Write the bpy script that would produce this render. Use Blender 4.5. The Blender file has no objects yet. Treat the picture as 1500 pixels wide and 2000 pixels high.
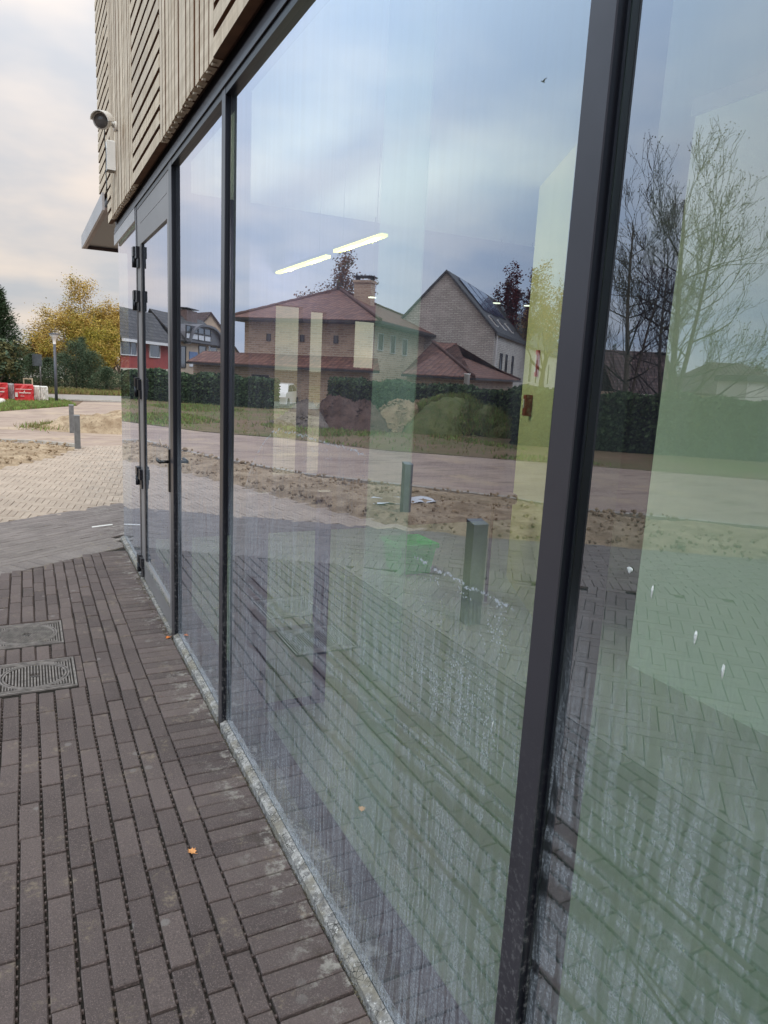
import bpy, math, random
import numpy as np
from mathutils import Vector, Matrix
R = random.Random(7)
D = bpy.data
S = bpy.context.scene
col = S.collection

# ------------------------------------------------------------------ camera, sky, sun, exposure
F_PX = 1382.0
EYE = 1.55
GX = 0.722                                   # outer face of the glass
CX = np.array([0.89444894, 0.04106855, -0.44528021])     # world axes written in camera axes
CY = np.array([-0.44436138, 0.19306299, -0.87479691])
CZ = np.array([0.05004049, 0.9803265, 0.19093427])
CM = np.array([CX, CY, CZ])
cd = D.cameras.new('camera'); cam = D.objects.new('camera', cd); col.objects.link(cam)
cd.sensor_fit = 'VERTICAL'; cd.sensor_height = 36; cd.lens = 36 * F_PX / 2000
cd.clip_start = 0.05; cd.clip_end = 3000
m4 = Matrix([[*CX, 0], [*CY, 0], [*CZ, EYE], [0, 0, 0, 1]])
cam.matrix_world = m4
S.camera = cam

W = D.worlds.new('World'); S.world = W; W.use_nodes = True
nt = W.node_tree; nt.nodes.clear()
def wn(t, **k):
    n = nt.nodes.new(t)
    for a, b in k.items(): setattr(n, a, b)
    return n
L = nt.links.new
SUN_EL, SUN_AZ = math.radians(48), math.radians(-166)
tc = wn('ShaderNodeTexCoord'); sep = wn('ShaderNodeSeparateXYZ'); L(tc.outputs['Generated'], sep.inputs[0])
def wm(op, a, b=None, c=None, clamp=False):
    n = wn('ShaderNodeMath', operation=op, use_clamp=clamp)
    for i, v in enumerate((a, b, c)):
        if v is None: continue
        if isinstance(v, (int, float)): n.inputs[i].default_value = v
        else: L(v, n.inputs[i])
    return n.outputs[0]
def wmix(f, a, b):
    n = wn('ShaderNodeMix', data_type='RGBA')
    for i, v in ((0, f), (6, a), (7, b)):
        if isinstance(v, (int, float)): n.inputs[i].default_value = v
        elif isinstance(v, tuple): n.inputs[i].default_value = (*v, 1)
        else: L(v, n.inputs[i])
    return n.outputs[2]
el = wm('MAXIMUM', sep.outputs[2], 0.0)
grad = wn('ShaderNodeMapRange', interpolation_type='SMOOTHSTEP'); L(el, grad.inputs[0])
grad.inputs[1].default_value = 0.0; grad.inputs[2].default_value = 0.85
# cool grey-blue cloud deck over the field, cream cloud down the street
base_w = wmix(grad.outputs[0], (0.76, 0.69, 0.64), (1.6, 1.52, 1.48))
base_c = wmix(grad.outputs[0], (0.87, 1.00, 1.15), (2.1, 2.45, 2.65))
side = wn('ShaderNodeMapRange', interpolation_type='SMOOTHSTEP'); L(sep.outputs[0], side.inputs[0])
side.inputs[1].default_value = -0.05; side.inputs[2].default_value = -0.42
base = wmix(side.outputs[0], base_w, base_c)
cv = wn('ShaderNodeCombineXYZ'); den = wm('ADD', el, 0.22)
L(wm('DIVIDE', sep.outputs[0], den), cv.inputs[0]); L(wm('DIVIDE', sep.outputs[1], den), cv.inputs[1])
cn = wn('ShaderNodeTexNoise'); L(cv.outputs[0], cn.inputs['Vector'])
cn.inputs['Scale'].default_value = 1.25; cn.inputs['Detail'].default_value = 5; cn.inputs['Roughness'].default_value = 0.5
cr = wn('ShaderNodeMapRange', interpolation_type='SMOOTHSTEP'); L(cn.outputs[0], cr.inputs[0])
cr.inputs[1].default_value = 0.36; cr.inputs[2].default_value = 0.66
cloudy = wmix(cr.outputs[0], (0.76, 0.85, 0.96), (1.20, 1.14, 1.07))
mul = wn('ShaderNodeMix', data_type='RGBA', blend_type='MULTIPLY'); mul.inputs[0].default_value = 1
L(base, mul.inputs[6]); L(cloudy, mul.inputs[7])
bgc = wn('ShaderNodeBackground'); L(mul.outputs[2], bgc.inputs[0]); bgc.inputs[1].default_value = 0.96
sky = wn('ShaderNodeTexSky'); sky.sky_type = 'NISHITA'; sky.sun_disc = False
sky.sun_elevation = SUN_EL; sky.sun_rotation = SUN_AZ
bgs = wn('ShaderNodeBackground'); L(sky.outputs[0], bgs.inputs[0]); bgs.inputs[1].default_value = 0.08
ms = wn('ShaderNodeMixShader'); ms.inputs[0].default_value = 0.9
L(bgs.outputs[0], ms.inputs[1]); L(bgc.outputs[0], ms.inputs[2])
wo = wn('ShaderNodeOutputWorld'); L(ms.outputs[0], wo.inputs[0])
sl = D.lights.new('sun', 'SUN'); sl.energy = 1.6; sl.angle = math.radians(26); sl.color = (1, 0.94, 0.86)
so = D.objects.new('sun', sl); col.objects.link(so)
sdir = Vector((math.sin(SUN_AZ) * math.cos(SUN_EL), math.cos(SUN_AZ) * math.cos(SUN_EL), math.sin(SUN_EL)))
so.rotation_euler = sdir.to_track_quat('Z', 'Y').to_euler(); so.location = (-5, 5, 20)
S.view_settings.view_transform = 'Standard'; S.view_settings.look = 'None'
S.view_settings.exposure = 0.0; S.view_settings.gamma = 1; S.view_settings.use_curve_mapping = False
S.cycles.use_denoising = True; S.cycles.max_bounces = 10; S.cycles.transparent_max_bounces = 16
S.cycles.caustics_reflective = False; S.cycles.sample_clamp_indirect = 4

# ------------------------------------------------------------------ measuring helpers (survey of the photograph)
def ray(px, py):
    return CM @ np.array([px - 750.0, 1000.0 - py, -F_PX])
def org(mir): return np.array([2 * GX if mir else 0.0, 0.0, EYE])
def rdir(px, py, mir):
    r = ray(px, py)
    if mir: r = r * np.array([-1, 1, 1])
    return r
def ground(px, py, mir=False, z=0.0):
    r = rdir(px, py, mir); o = org(mir); t = (z - EYE) / r[2]; return o + t * r
def at_x(px, py, x): r = ray(px, py); return org(False) + r * (x / r[0])
def at_y(px, py, y): r = ray(px, py); return org(False) + r * (y / r[1])
def far(px, py, dist, mir=False):
    r = rdir(px, py, mir); r = r / math.hypot(r[0], r[1]); return org(mir) + r * dist

# ------------------------------------------------------------------ mesh helpers
class MB:
    def __init__(s): s.v = []; s.f = []; s.m = []; s.c = []; s.cur = 0; s.tone = None; s.sm = []
    def poly(s, pts, smooth=False):
        i = len(s.v); s.v += [tuple(p) for p in pts]; s.f.append(tuple(range(i, i + len(pts)))); s.m.append(s.cur)
        s.c.append(s.tone if s.tone is not None else 0.5); s.sm.append(smooth)
    def mesh(s, vs, fs, smooth=False):
        i = len(s.v); s.v += [tuple(p) for p in vs]
        for f in fs:
            s.f.append(tuple(i + k for k in f)); s.m.append(s.cur); s.c.append(s.tone if s.tone is not None else 0.5); s.sm.append(smooth)
    def box(s, x0, x1, y0, y1, z0, z1, T=None):
        vs = [(x, y, z) for z in (z0, z1) for y in (y0, y1) for x in (x0, x1)]
        if T: vs = [T(v) for v in vs]
        s.mesh(vs, [(0, 2, 3, 1), (4, 5, 7, 6), (0, 1, 5, 4), (2, 6, 7, 3), (0, 4, 6, 2), (1, 3, 7, 5)])
    def cbox(s, x0, x1, y0, y1, z0, z1, b=0.004, T=None):
        # box with chamfered vertical sides at its top
        vs = []
        for (d, z) in ((0, z0), (0, z1 - b), (b, z1)):
            vs += [(x0 + d, y0 + d, z), (x1 - d, y0 + d, z), (x1 - d, y1 - d, z), (x0 + d, y1 - d, z)]
        if T: vs = [T(v) for v in vs]
        fs = [(8, 9, 10, 11)]
        for k in (0, 4):
            for i in range(4): j = (i + 1) % 4; fs.append((k + i, k + j, k + 4 + j, k + 4 + i))
        s.mesh(vs, fs)
    def tube(s, pts, rad, n=8, cap=True, smooth=True):
        pts = [Vector(p) for p in pts]
        if isinstance(rad, (int, float)): rad = [rad] * len(pts)
        rings = []; up = Vector((0, 0, 1))
        for i, p in enumerate(pts):
            a = pts[min(i + 1, len(pts) - 1)] - pts[max(i - 1, 0)]
            if a.length < 1e-9: a = Vector((0, 0, 1))
            a.normalize()
            u = a.cross(up if abs(a.z) < 0.95 else Vector((1, 0, 0))); u.normalize(); w = a.cross(u)
            rings.append([p + (u * math.cos(2 * math.pi * k / n) + w * math.sin(2 * math.pi * k / n)) * rad[i] for k in range(n)])
        vs = [q for r in rings for q in r]; fs = []
        for i in range(len(pts) - 1):
            for k in range(n):
                k2 = (k + 1) % n; fs.append((i * n + k, i * n + k2, (i + 1) * n + k2, (i + 1) * n + k))
        if cap: fs += [tuple(reversed(range(n))), tuple(range((len(pts) - 1) * n, len(pts) * n))]
        s.mesh(vs, fs, smooth)
    def lathe(s, prof, c, n=20, axis='z', smooth=True):
        vs = []
        for (r, h) in prof:
            for k in range(n):
                a = 2 * math.pi * k / n; p = (r * math.cos(a), r * math.sin(a), h)
                if axis == 'y': p = (p[0], p[2], p[1])
                if axis == 'x': p = (p[2], p[0], p[1])
                vs.append((c[0] + p[0], c[1] + p[1], c[2] + p[2]))
        fs = []
        for i in range(len(prof) - 1):
            for k in range(n): k2 = (k + 1) % n; fs.append((i * n + k, i * n + k2, (i + 1) * n + k2, (i + 1) * n + k))
        fs += [tuple(range(n)), tuple(range((len(prof) - 1) * n, len(prof) * n))]
        s.mesh(vs, fs, smooth)
    def data(s, name, mats, uv=True):
        me = D.meshes.new(name); me.from_pydata(s.v, [], s.f)
        for m in (mats if isinstance(mats, (list, tuple)) else [mats]): me.materials.append(m)
        me.polygons.foreach_set('material_index', s.m)
        me.polygons.foreach_set('use_smooth', s.sm)
        at = me.attributes.new('tone', 'FLOAT', 'FACE'); at.data.foreach_set('value', s.c)
        if uv and len(s.f) < 60000:
            ul = me.uv_layers.new(name='UVMap'); me.update()
            for p in me.polygons:
                n = p.normal
                u = Vector((0, 0, 1)).cross(n)
                u = Vector((1, 0, 0)) if u.length < 0.05 else u.normalized()
                w = n.cross(u)
                for li in p.loop_indices:
                    co = me.vertices[me.loops[li].vertex_index].co
                    ul.data[li].uv = (co.dot(u), co.dot(w))
        me.update()
        return me
    def obj(s, name, mats, parent=None, uv=True, **tags):
        return link(name, s.data(name, mats, uv), parent, **tags)
def link(name, data, parent=None, label=None, cat=None, group=None, kind=None, loc=None):
    o = D.objects.new(name, data); col.objects.link(o)
    if parent: o.parent = parent
    if loc is not None: o.location = loc
    if label: o['label'] = label
    if cat: o['category'] = cat
    if group: o['group'] = group
    if kind: o['kind'] = kind
    return o
def thing(name, loc, label, cat, group=None, rz=0):
    o = link(name, None, None, label, cat, group, None, loc); o.rotation_euler[2] = rz; return o

# ------------------------------------------------------------------ materials
class NT:
    def __init__(s, name):
        s.mat = D.materials.new(name); s.mat.use_nodes = True; s.t = s.mat.node_tree
        s.b = s.t.nodes['Principled BSDF']; s.out = s.t.nodes['Material Output']
    def n(s, t, **k):
        n = s.t.nodes.new(t)
        for a, b in k.items(): setattr(n, a, b)
        return n
    def l(s, a, b): s.t.links.new(a, b)
    def put(s, sock, v):
        if isinstance(v, (int, float)): sock.default_value = v
        elif isinstance(v, tuple): sock.default_value = (*v, 1) if sock.type == 'RGBA' else v
        else: s.l(v, sock)
    def math(s, op, a, b=0.0, clamp=False):
        n = s.n('ShaderNodeMath', operation=op, use_clamp=clamp); s.put(n.inputs[0], a); s.put(n.inputs[1], b); return n.outputs[0]
    def mix(s, f, a, b, mode='MIX'):
        n = s.n('ShaderNodeMix', data_type='RGBA', blend_type=mode); s.put(n.inputs[0], f); s.put(n.inputs[6], a); s.put(n.inputs[7], b); return n.outputs[2]
    def ramp(s, v, a, b, lo=0.0, hi=1.0):
        n = s.n('ShaderNodeMapRange', interpolation_type='SMOOTHSTEP'); s.put(n.inputs[0], v)
        n.inputs[1].default_value = a; n.inputs[2].default_value = b; n.inputs[3].default_value = lo; n.inputs[4].default_value = hi; return n.outputs[0]
    def pos(s): return s.n('ShaderNodeNewGeometry').outputs['Position']
    def objc(s): return s.n('ShaderNodeTexCoord').outputs['Object']
    def uv(s): return s.n('ShaderNodeTexCoord').outputs['UV']
    def noise(s, vec, scale, detail=4, rough=0.55, sc=None):
        if sc:
            mp = s.n('ShaderNodeMapping'); s.l(vec, mp.inputs[0]); mp.inputs['Scale'].default_value = sc; vec = mp.outputs[0]
        n = s.n('ShaderNodeTexNoise'); s.l(vec, n.inputs['Vector']); n.inputs['Scale'].default_value = scale
        n.inputs['Detail'].default_value = detail; n.inputs['Roughness'].default_value = rough; return n.outputs[0]
    def bump(s, h, st, dist=0.01):
        n = s.n('ShaderNodeBump'); s.put(n.inputs['Height'], h); n.inputs['Strength'].default_value = st; n.inputs['Distance'].default_value = dist
        s.l(n.outputs[0], s.b.inputs['Normal'])
    def done(s, c=None, rough=0.7, metal=0.0, spec=None):
        if c is not None: s.put(s.b.inputs['Base Color'], c)
        s.put(s.b.inputs['Roughness'], rough); s.b.inputs['Metallic'].default_value = metal
        if spec is not None: s.b.inputs['Specular IOR Level'].default_value = spec
        return s.mat
def plain(name, c, rough=0.6, metal=0.0, var=0.25, scale=6.0, bump=0.0, obj=False, spec=None, sc=None):
    m = NT(name); v = m.objc() if obj else m.pos()
    n = m.noise(v, scale, 6, 0.6, sc)
    f = m.ramp(n, 0.3, 0.7)
    a = tuple(x * (1 - var) for x in c); b = tuple(min(1, x * (1 + var)) for x in c)
    if bump: m.bump(m.noise(v, scale * 6, 5), bump, 0.01)
    return m.done(m.mix(f, a, b), rough, metal, spec)

def brick_mat(name, dark, mid, stain, stain_amt=1.0):
    m = NT(name); p = m.pos()
    rnd = m.n('ShaderNodeObjectInfo').outputs['Random']
    at = m.n('ShaderNodeAttribute', attribute_name='tone', attribute_type='GEOMETRY').outputs['Fac']
    tone = m.math('FRACT', m.math('ADD', m.math('MULTIPLY', rnd, 1.0), m.math('MULTIPLY', at, 3.7)))
    c = m.mix(tone, dark, mid)
    fine = m.noise(p, 230, 4, 0.8); c = m.mix(m.ramp(fine, 0.50, 0.64, 0, 0.6), c, tuple(x * 2.4 for x in mid))
    c = m.mix(m.ramp(m.noise(p, 120, 5, 0.8), 0.52, 0.66, 0, 0.55), c, tuple(x * 0.45 for x in dark))
    big = m.noise(p, 2.3, 5, 0.6); c = m.mix(m.ramp(big, 0.35, 0.7, 0, 0.35), c, tuple(x * 1.5 for x in mid))
    st = m.math('MULTIPLY', m.ramp(m.noise(p, 7.5, 6, 0.7), 0.56, 0.70), m.ramp(m.noise(p, 60, 5, 0.75), 0.38, 0.62))
    c = m.mix(m.math('MULTIPLY', st, 0.7 * stain_amt), c, stain)
    # lichen rings and salt bloom towards the wall foot
    sx = m.n('ShaderNodeSeparateXYZ'); m.l(p, sx.inputs[0])
    nearwall = m.ramp(sx.outputs[0], 0.50, 0.70)
    sal = m.math('MULTIPLY', m.math('MULTIPLY', nearwall, m.ramp(m.noise(p, 14, 5, 0.75), 0.50, 0.64)), m.ramp(m.noise(p, 1.7, 2), 0.38, 0.55))
    c = m.mix(m.math('MULTIPLY', sal, 0.9), c, (0.34, 0.32, 0.29))
    mo = m.math('MULTIPLY', nearwall, m.ramp(m.noise(p, 9.0, 6, 0.75), 0.54, 0.66))
    c = m.mix(m.math('MULTIPLY', mo, 0.5), c, (0.052, 0.040, 0.026))
    vo = m.n('ShaderNodeTexVoronoi'); m.l(p, vo.inputs['Vector']); vo.inputs['Scale'].default_value = 9
    sp = m.math('MULTIPLY', m.ramp(vo.outputs['Distance'], 0.16, 0.11), m.ramp(m.noise(p, 3.1, 2), 0.5, 0.62))
    c = m.mix(m.math('MULTIPLY', sp, 0.5), c, (0.26, 0.245, 0.235))
    m.bump(m.math('ADD', m.noise(p, 260, 4, 0.8), m.math('MULTIPLY', m.noise(p, 90, 4, 0.6), 1.2)), 0.7, 0.004)
    return m.done(c, m.ramp(fine, 0.3, 0.7, 0.68, 0.9), 0, 0.35)

M_BRICK = brick_mat('dark_paver', (0.060, 0.046, 0.045), (0.116, 0.090, 0.085), (0.26, 0.21, 0.155))
M_BRICK2 = brick_mat('grey_paver', (0.13, 0.11, 0.105), (0.19, 0.165, 0.155), (0.26, 0.23, 0.19), 0.6)
M_BRICK3 = brick_mat('sandy_paver', (0.29, 0.232, 0.185), (0.38, 0.31, 0.25), (0.17, 0.14, 0.11), 1.0)
M_BED = plain('joint_soil', (0.017, 0.014, 0.011), 1, var=0.5, scale=40, bump=0.6)
def surface(name, c1, c2, c3, scale, bump=0.6, rough=0.95, bd=0.03, streak=None):
    m = NT(name); p = m.pos()
    n = m.noise(p, scale, 8, 0.65, streak); c = m.mix(m.ramp(n, 0.35, 0.65), c1, c2)
    c = m.mix(m.ramp(m.noise(p, scale * 7, 6, 0.7), 0.5, 0.72), c, c3)
    m.bump(m.noise(p, scale * 9, 6, 0.7), bump, bd); return m.done(c, rough, 0, 0.2)
M_SAND = surface('trampled_sand', (0.29, 0.21, 0.135), (0.50, 0.39, 0.27), (0.17, 0.12, 0.075), 3.5, 1.0)
M_DIRT = surface('bare_soil', (0.14, 0.09, 0.065), (0.24, 0.17, 0.12), (0.06, 0.06, 0.025), 1.1, 1.0)
M_GRASSG = surface('mown_turf', (0.20, 0.135, 0.09), (0.12, 0.13, 0.045), (0.26, 0.19, 0.12), 0.35, 0.8)
M_BLADE = plain('grass_blade', (0.15, 0.235, 0.05), 0.8, var=0.45, scale=3)
M_BLADE_Y = plain('dry_grass_blade', (0.22, 0.17, 0.07), 0.9, var=0.4, scale=5)
M_SOILH = surface('heaped_dark_soil', (0.085, 0.055, 0.045), (0.15, 0.10, 0.083), (0.02, 0.014, 0.012), 3, 1.0)
M_SANDH = surface('heaped_tan_sand', (0.30, 0.22, 0.14), (0.42, 0.32, 0.21), (0.12, 0.08, 0.05), 3, 1.0)
M_GREYH = surface('heaped_grey_gravel', (0.14, 0.12, 0.105), (0.22, 0.19, 0.165), (0.08, 0.065, 0.055), 3, 1.0)
def road_mat():
    m = NT('clinker_road'); p = m.pos()
    mp = m.n('ShaderNodeMapping'); m.l(p, mp.inputs[0]); mp.inputs['Rotation'].default_value[2] = math.radians(-35)
    bt = m.n('ShaderNodeTexBrick'); m.l(mp.outputs[0], bt.inputs['Vector']); bt.inputs['Scale'].default_value = 1
    bt.inputs['Brick Width'].default_value = 0.21; bt.inputs['Row Height'].default_value = 0.075; bt.inputs['Mortar Size'].default_value = 0.005
    bt.inputs['Color1'].default_value = (0.30, 0.225, 0.19, 1); bt.inputs['Color2'].default_value = (0.38, 0.295, 0.25, 1); bt.inputs['Mortar'].default_value = (0.20, 0.15, 0.125, 1)
    c = m.mix(m.ramp(m.noise(p, 0.7, 6, 0.65), 0.35, 0.7), bt.outputs[0], (0.42, 0.33, 0.26))
    c = m.mix(m.ramp(m.noise(p, 2.2, 6, 0.7, (0.4, 2, 1)), 0.50, 0.68, 0, 0.7), c, (0.17, 0.12, 0.09)); c = m.mix(m.ramp(m.noise(p, 0.9, 6, 0.75), 0.52, 0.68, 0, 0.8), c, (0.46, 0.36, 0.25))
    m.bump(bt.outputs['Fac'], -0.3, 0.003); return m.done(c, 0.85, 0, 0.3)
M_ROAD = road_mat()
M_ASPH = plain('pale_asphalt', (0.30, 0.275, 0.255), 0.9, var=0.12, scale=2)
M_KERB = plain('kerb_concrete', (0.36, 0.33, 0.29), 0.85, var=0.25, scale=8, bump=0.3)

def frame_mat(name, c, dirt=True):
    m = NT(name); p = m.pos()
    cc = m.mix(m.ramp(m.noise(p, 3, 4), 0.35, 0.65), tuple(x * 0.85 for x in c), tuple(x * 1.15 for x in c))
    if dirt:
        sx = m.n('ShaderNodeSeparateXYZ'); m.l(p, sx.inputs[0])
        low = m.ramp(sx.outputs[2], 1.1, 0.3)
        sp = m.math('MULTIPLY', m.ramp(m.noise(p, 80, 6, 0.8), 0.52, 0.62), low)
        cc = m.mix(m.math('MULTIPLY', sp, 0.6), cc, (0.30, 0.29, 0.29))
        st = m.math('MULTIPLY', m.ramp(m.noise(p, 24, 5, 0.7, (1, 1, 0.12)), 0.5, 0.7), low)
        cc = m.mix(m.math('MULTIPLY', st, 0.25), cc, (0.22, 0.21, 0.21))
    m.bump(m.noise(p, 900, 2), 0.08, 0.001)
    return m.done(cc, 0.36, 0.35, 0.5)
M_FRAME = frame_mat('anthracite_powder_coat', (0.050, 0.047, 0.056))
M_FRAME_D = frame_mat('black_gasket', (0.008, 0.009, 0.014))
M_CANOPY = plain('grey_coated_sheet', (0.40, 0.38, 0.385), 0.45, 0.1, var=0.08, scale=2)
def sill_mat():
    m = NT('weathered_sill'); p = m.pos()
    c = m.mix(m.ramp(m.noise(p, 45, 6, 0.75), 0.36, 0.66), (0.12, 0.115, 0.115), (0.40, 0.385, 0.37))
    c = m.mix(m.ramp(m.noise(p, 9, 4, 0.7), 0.45, 0.62, 0, 0.7), c, (0.21, 0.185, 0.14))
    vo = m.n('ShaderNodeTexVoronoi', feature='DISTANCE_TO_EDGE'); m.l(p, vo.inputs['Vector']); vo.inputs['Scale'].default_value = 70
    c = m.mix(m.math('MULTIPLY', m.ramp(vo.outputs['Distance'], 0.07, 0.02), m.ramp(m.noise(p, 14, 5, 0.7), 0.45, 0.56)), c, (0.03, 0.028, 0.026))
    c = m.mix(m.ramp(m.noise(p, 70, 5, 0.75), 0.60, 0.67), c, (0.62, 0.61, 0.59))
    m.bump(m.noise(p, 110, 6, 0.75), 0.8, 0.004); return m.done(c, 0.75, 0.0, 0.3)
M_SILL = sill_mat()
def wood_mat():
    m = NT('weathered_larch'); p = m.pos()
    rnd = m.n('ShaderNodeObjectInfo').outputs['Random']
    g = m.noise(p, 30, 6, 0.6, (1, 1, 0.08)); g2 = m.noise(p, 30, 6, 0.6, (1, 0.08, 1))
    f = m.math('MULTIPLY', m.math('ADD', g, g2), 0.5)
    c = m.mix(m.ramp(f, 0.38, 0.62), (0.50, 0.395, 0.285), (0.74, 0.62, 0.48))
    c = m.mix(m.math('MULTIPLY', rnd, 0.5), c, (0.54, 0.455, 0.36))
    c = m.mix(m.ramp(m.noise(p, 1.1, 5, 0.6), 0.5, 0.75, 0, 0.45), c, (0.37, 0.32, 0.28))
    m.bump(f, 0.25, 0.003); return m.done(c, 0.8, 0, 0.25)
M_WOOD = wood_mat()
M_WOOD_S = plain('unweathered_wood_side', (0.13, 0.062, 0.032), 0.9, var=0.25, scale=12)
M_BACK = plain('brown_backing_board', (0.06, 0.028, 0.015), 0.9, var=0.2)

def glass_mat():
    m = NT('coated_glass_dirty'); p = m.pos(); t = m.t
    t.nodes.remove(m.b)
    sx = m.n('ShaderNodeSeparateXYZ'); m.l(p, sx.inputs[0]); Y, Z = sx.outputs[1], sx.outputs[2]
    lw = m.n('ShaderNodeLayerWeight'); lw.inputs[0].default_value = 0.5
    fr = m.math('ADD', m.math('MULTIPLY', m.math('POWER', lw.outputs['Facing'], 1.7), 0.78), 0.20)
    # panes are never perfectly flat: a very slow waviness
    bp = m.n('ShaderNodeBump'); bp.inputs['Strength'].default_value = 0.012; bp.inputs['Distance'].default_value = 0.02
    m.l(m.noise(p, 2.2, 1, 0.4), bp.inputs['Height'])
    gl = m.n('ShaderNodeBsdfGlossy'); gl.inputs['Roughness'].default_value = 0.0; gl.inputs['Color'].default_value = (0.88, 0.90, 1.0, 1)
    m.l(bp.outputs[0], gl.inputs['Normal'])
    tr = m.n('ShaderNodeBsdfTransparent'); tr.inputs['Color'].default_value = (0.78, 0.89, 0.79, 1)
    mx = m.n('ShaderNodeMixShader'); m.l(fr, mx.inputs[0]); m.l(tr.outputs[0], mx.inputs[1]); m.l(gl.outputs[0], mx.inputs[2])
    low = m.ramp(Z, 1.30, 0.92); mid = m.ramp(Z, 1.10, 0.85)
    warp = m.math('MULTIPLY', m.math('SUBTRACT', m.noise(p, 7, 3, 0.6, (1, 1, 0.9)), 0.5), 0.035)
    cw = m.n('ShaderNodeCombineXYZ'); m.l(m.math('ADD', Y, warp), cw.inputs[1]); m.l(Z, cw.inputs[2]); q = cw.outputs[0]
    mott = m.ramp(m.noise(p, 130, 6, 0.85), 0.46, 0.60)
    blot = m.ramp(m.noise(p, 11, 6, 0.7), 0.32, 0.68)
    fine_st = m.ramp(m.noise(p, 150, 4, 0.75, (1, 1, 0.03)), 0.44, 0.60)
    film = m.math('MULTIPLY', low, m.math('ADD', 0.09, m.math('ADD', m.math('MULTIPLY', mott, 0.26), m.math('ADD', m.math('MULTIPLY', blot, 0.06), m.math('MULTIPLY', fine_st, 0.09)))))
    # clean runnels where water ran down through the dust
    def runnel(scale, wdt, zsc):
        nn = m.noise(q, scale, 2, 0.5, (1, 1, zsc)); return m.ramp(m.math('ABSOLUTE', m.math('SUBTRACT', nn, 0.5)), wdt, wdt * 0.35)
    rn = m.math('MAXIMUM', runnel(22, 0.03, 0.05), m.math('MULTIPLY', runnel(60, 0.05, 0.03), 0.7))
    film = m.math('MULTIPLY', film, m.math('SUBTRACT', 1.0, m.math('MULTIPLY', rn, 0.85)))
    haze = m.math('MULTIPLY', m.math('ADD', m.ramp(m.noise(p, 30, 4, 0.6, (1, 1, 0.04)), 0.35, 0.7), m.ramp(m.noise(p, 1.6, 4, 0.6), 0.35, 0.7)), 0.03)
    d = m.math('ADD', film, haze)
    vo = m.n('ShaderNodeTexVoronoi'); m.l(p, vo.inputs['Vector']); vo.inputs['Scale'].default_value = 60
    spk = m.math('MULTIPLY', m.ramp(m.math('ADD', vo.outputs['Distance'], m.math('MULTIPLY', m.noise(p, 400, 2), 0.12)), 0.17, 0.11), m.math('MULTIPLY', m.ramp(m.noise(p, 7, 4, 0.7), 0.42, 0.6), mid))
    d = m.math('ADD', d, m.math('MULTIPLY', spk, 0.22))
    # salt drips standing up from the sill
    drip_h = m.math('MULTIPLY', m.ramp(m.noise(p, 24, 3, 0.8, (1, 1, 0.0)), 0.45, 0.78), 0.20)
    drip = m.math('MULTIPLY', m.ramp(m.math('SUBTRACT', drip_h, m.math('SUBTRACT', Z, 0.04)), -0.005, 0.03), m.ramp(m.noise(p, 330, 2, 0.7, (1, 1, 0.012)), 0.60, 0.66))
    d = m.math('ADD', d, m.math('MULTIPLY', drip, 0.8))
    d = m.math('ADD', d, m.math('MULTIPLY', m.math('MULTIPLY', m.ramp(Z, 0.11, 0.04), mott), 0.4))
    # a sponge wiped two curved swathes through the dust
    curve = m.math('SUBTRACT', 0.90, m.math('MULTIPLY', m.math('SUBTRACT', Y, 0.9), 0.05))
    wob = m.math('MULTIPLY', m.noise(p, 2.5, 2), 0.11)
    for off, wd in ((0.0, 0.013), (-0.045, 0.008), (-0.11, 0.017), (-0.26, 0.008)):
        dist = m.math('ABSOLUTE', m.math('SUBTRACT', m.math('SUBTRACT', m.math('ADD', Z, wob), curve), off))
        wipe = m.math('MULTIPLY', m.ramp(dist, wd * 1.7, wd * 0.6), m.math('MULTIPLY', m.ramp(Y, 2.60, 2.45), m.ramp(m.noise(p, 1.3, 2), 0.30, 0.42)))
        d = m.math('MULTIPLY', d, m.math('SUBTRACT', 1.0, m.math('MULTIPLY', wipe, 0.85)))
    # single sponge strokes: each tapers and takes the dust away
    wz = m.math('MULTIPLY', m.math('SUBTRACT', m.noise(p, 9, 2), 0.5), 0.012)
    for (ya, za, yb, zb, wa, wb) in ((0.632, 0.901, 0.38, 0.896, 0.0006, 0.0070), (0.637, 0.783, 0.49, 0.733, 0.0006, 0.0055), (0.590, 0.775, 0.47, 0.752, 0.001, 0.004),
                                     (0.517, 0.938, 0.507, 0.975, 0.004, 0.016), (1.85, 0.845, 1.42, 0.812, 0.002, 0.006), (1.42, 0.812, 1.12, 0.834, 0.006, 0.006), (1.12, 0.834, 0.90, 0.828, 0.006, 0.003),
                                     (1.78, 0.800, 1.42, 0.785, 0.001, 0.004), (1.42, 0.785, 1.05, 0.806, 0.004, 0.002), (1.55, 0.702, 1.24, 0.748, 0.001, 0.006), (1.24, 0.748, 0.90, 0.781, 0.006, 0.003)):
        tt = m.math('DIVIDE', m.math('SUBTRACT', ya, Y), ya - yb)
        zl = m.math('ADD', m.math('ADD', m.math('MULTIPLY', tt, zb - za), za), wz)
        ww = m.math('ADD', m.math('MULTIPLY', tt, wb - wa), wa)
        rel = m.math('DIVIDE', m.math('ABSOLUTE', m.math('SUBTRACT', Z, zl)), m.math('MAXIMUM', ww, 0.0004))
        k_ = m.math('MULTIPLY', m.ramp(rel, 1.15, 0.75), m.math('MULTIPLY', m.math('GREATER_THAN', tt, 0.0), m.math('LESS_THAN', tt, 1.0)))
        d = m.math('MULTIPLY', d, m.math('SUBTRACT', 1.0, m.math('MULTIPLY', k_, 0.93)))
    # dried foam: a scalloped tide line with specks under it
    jag = m.math('MULTIPLY', m.math('SUBTRACT', m.noise(p, 26, 3, 0.7, (1, 1, 0)), 0.5), 0.10)
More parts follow.
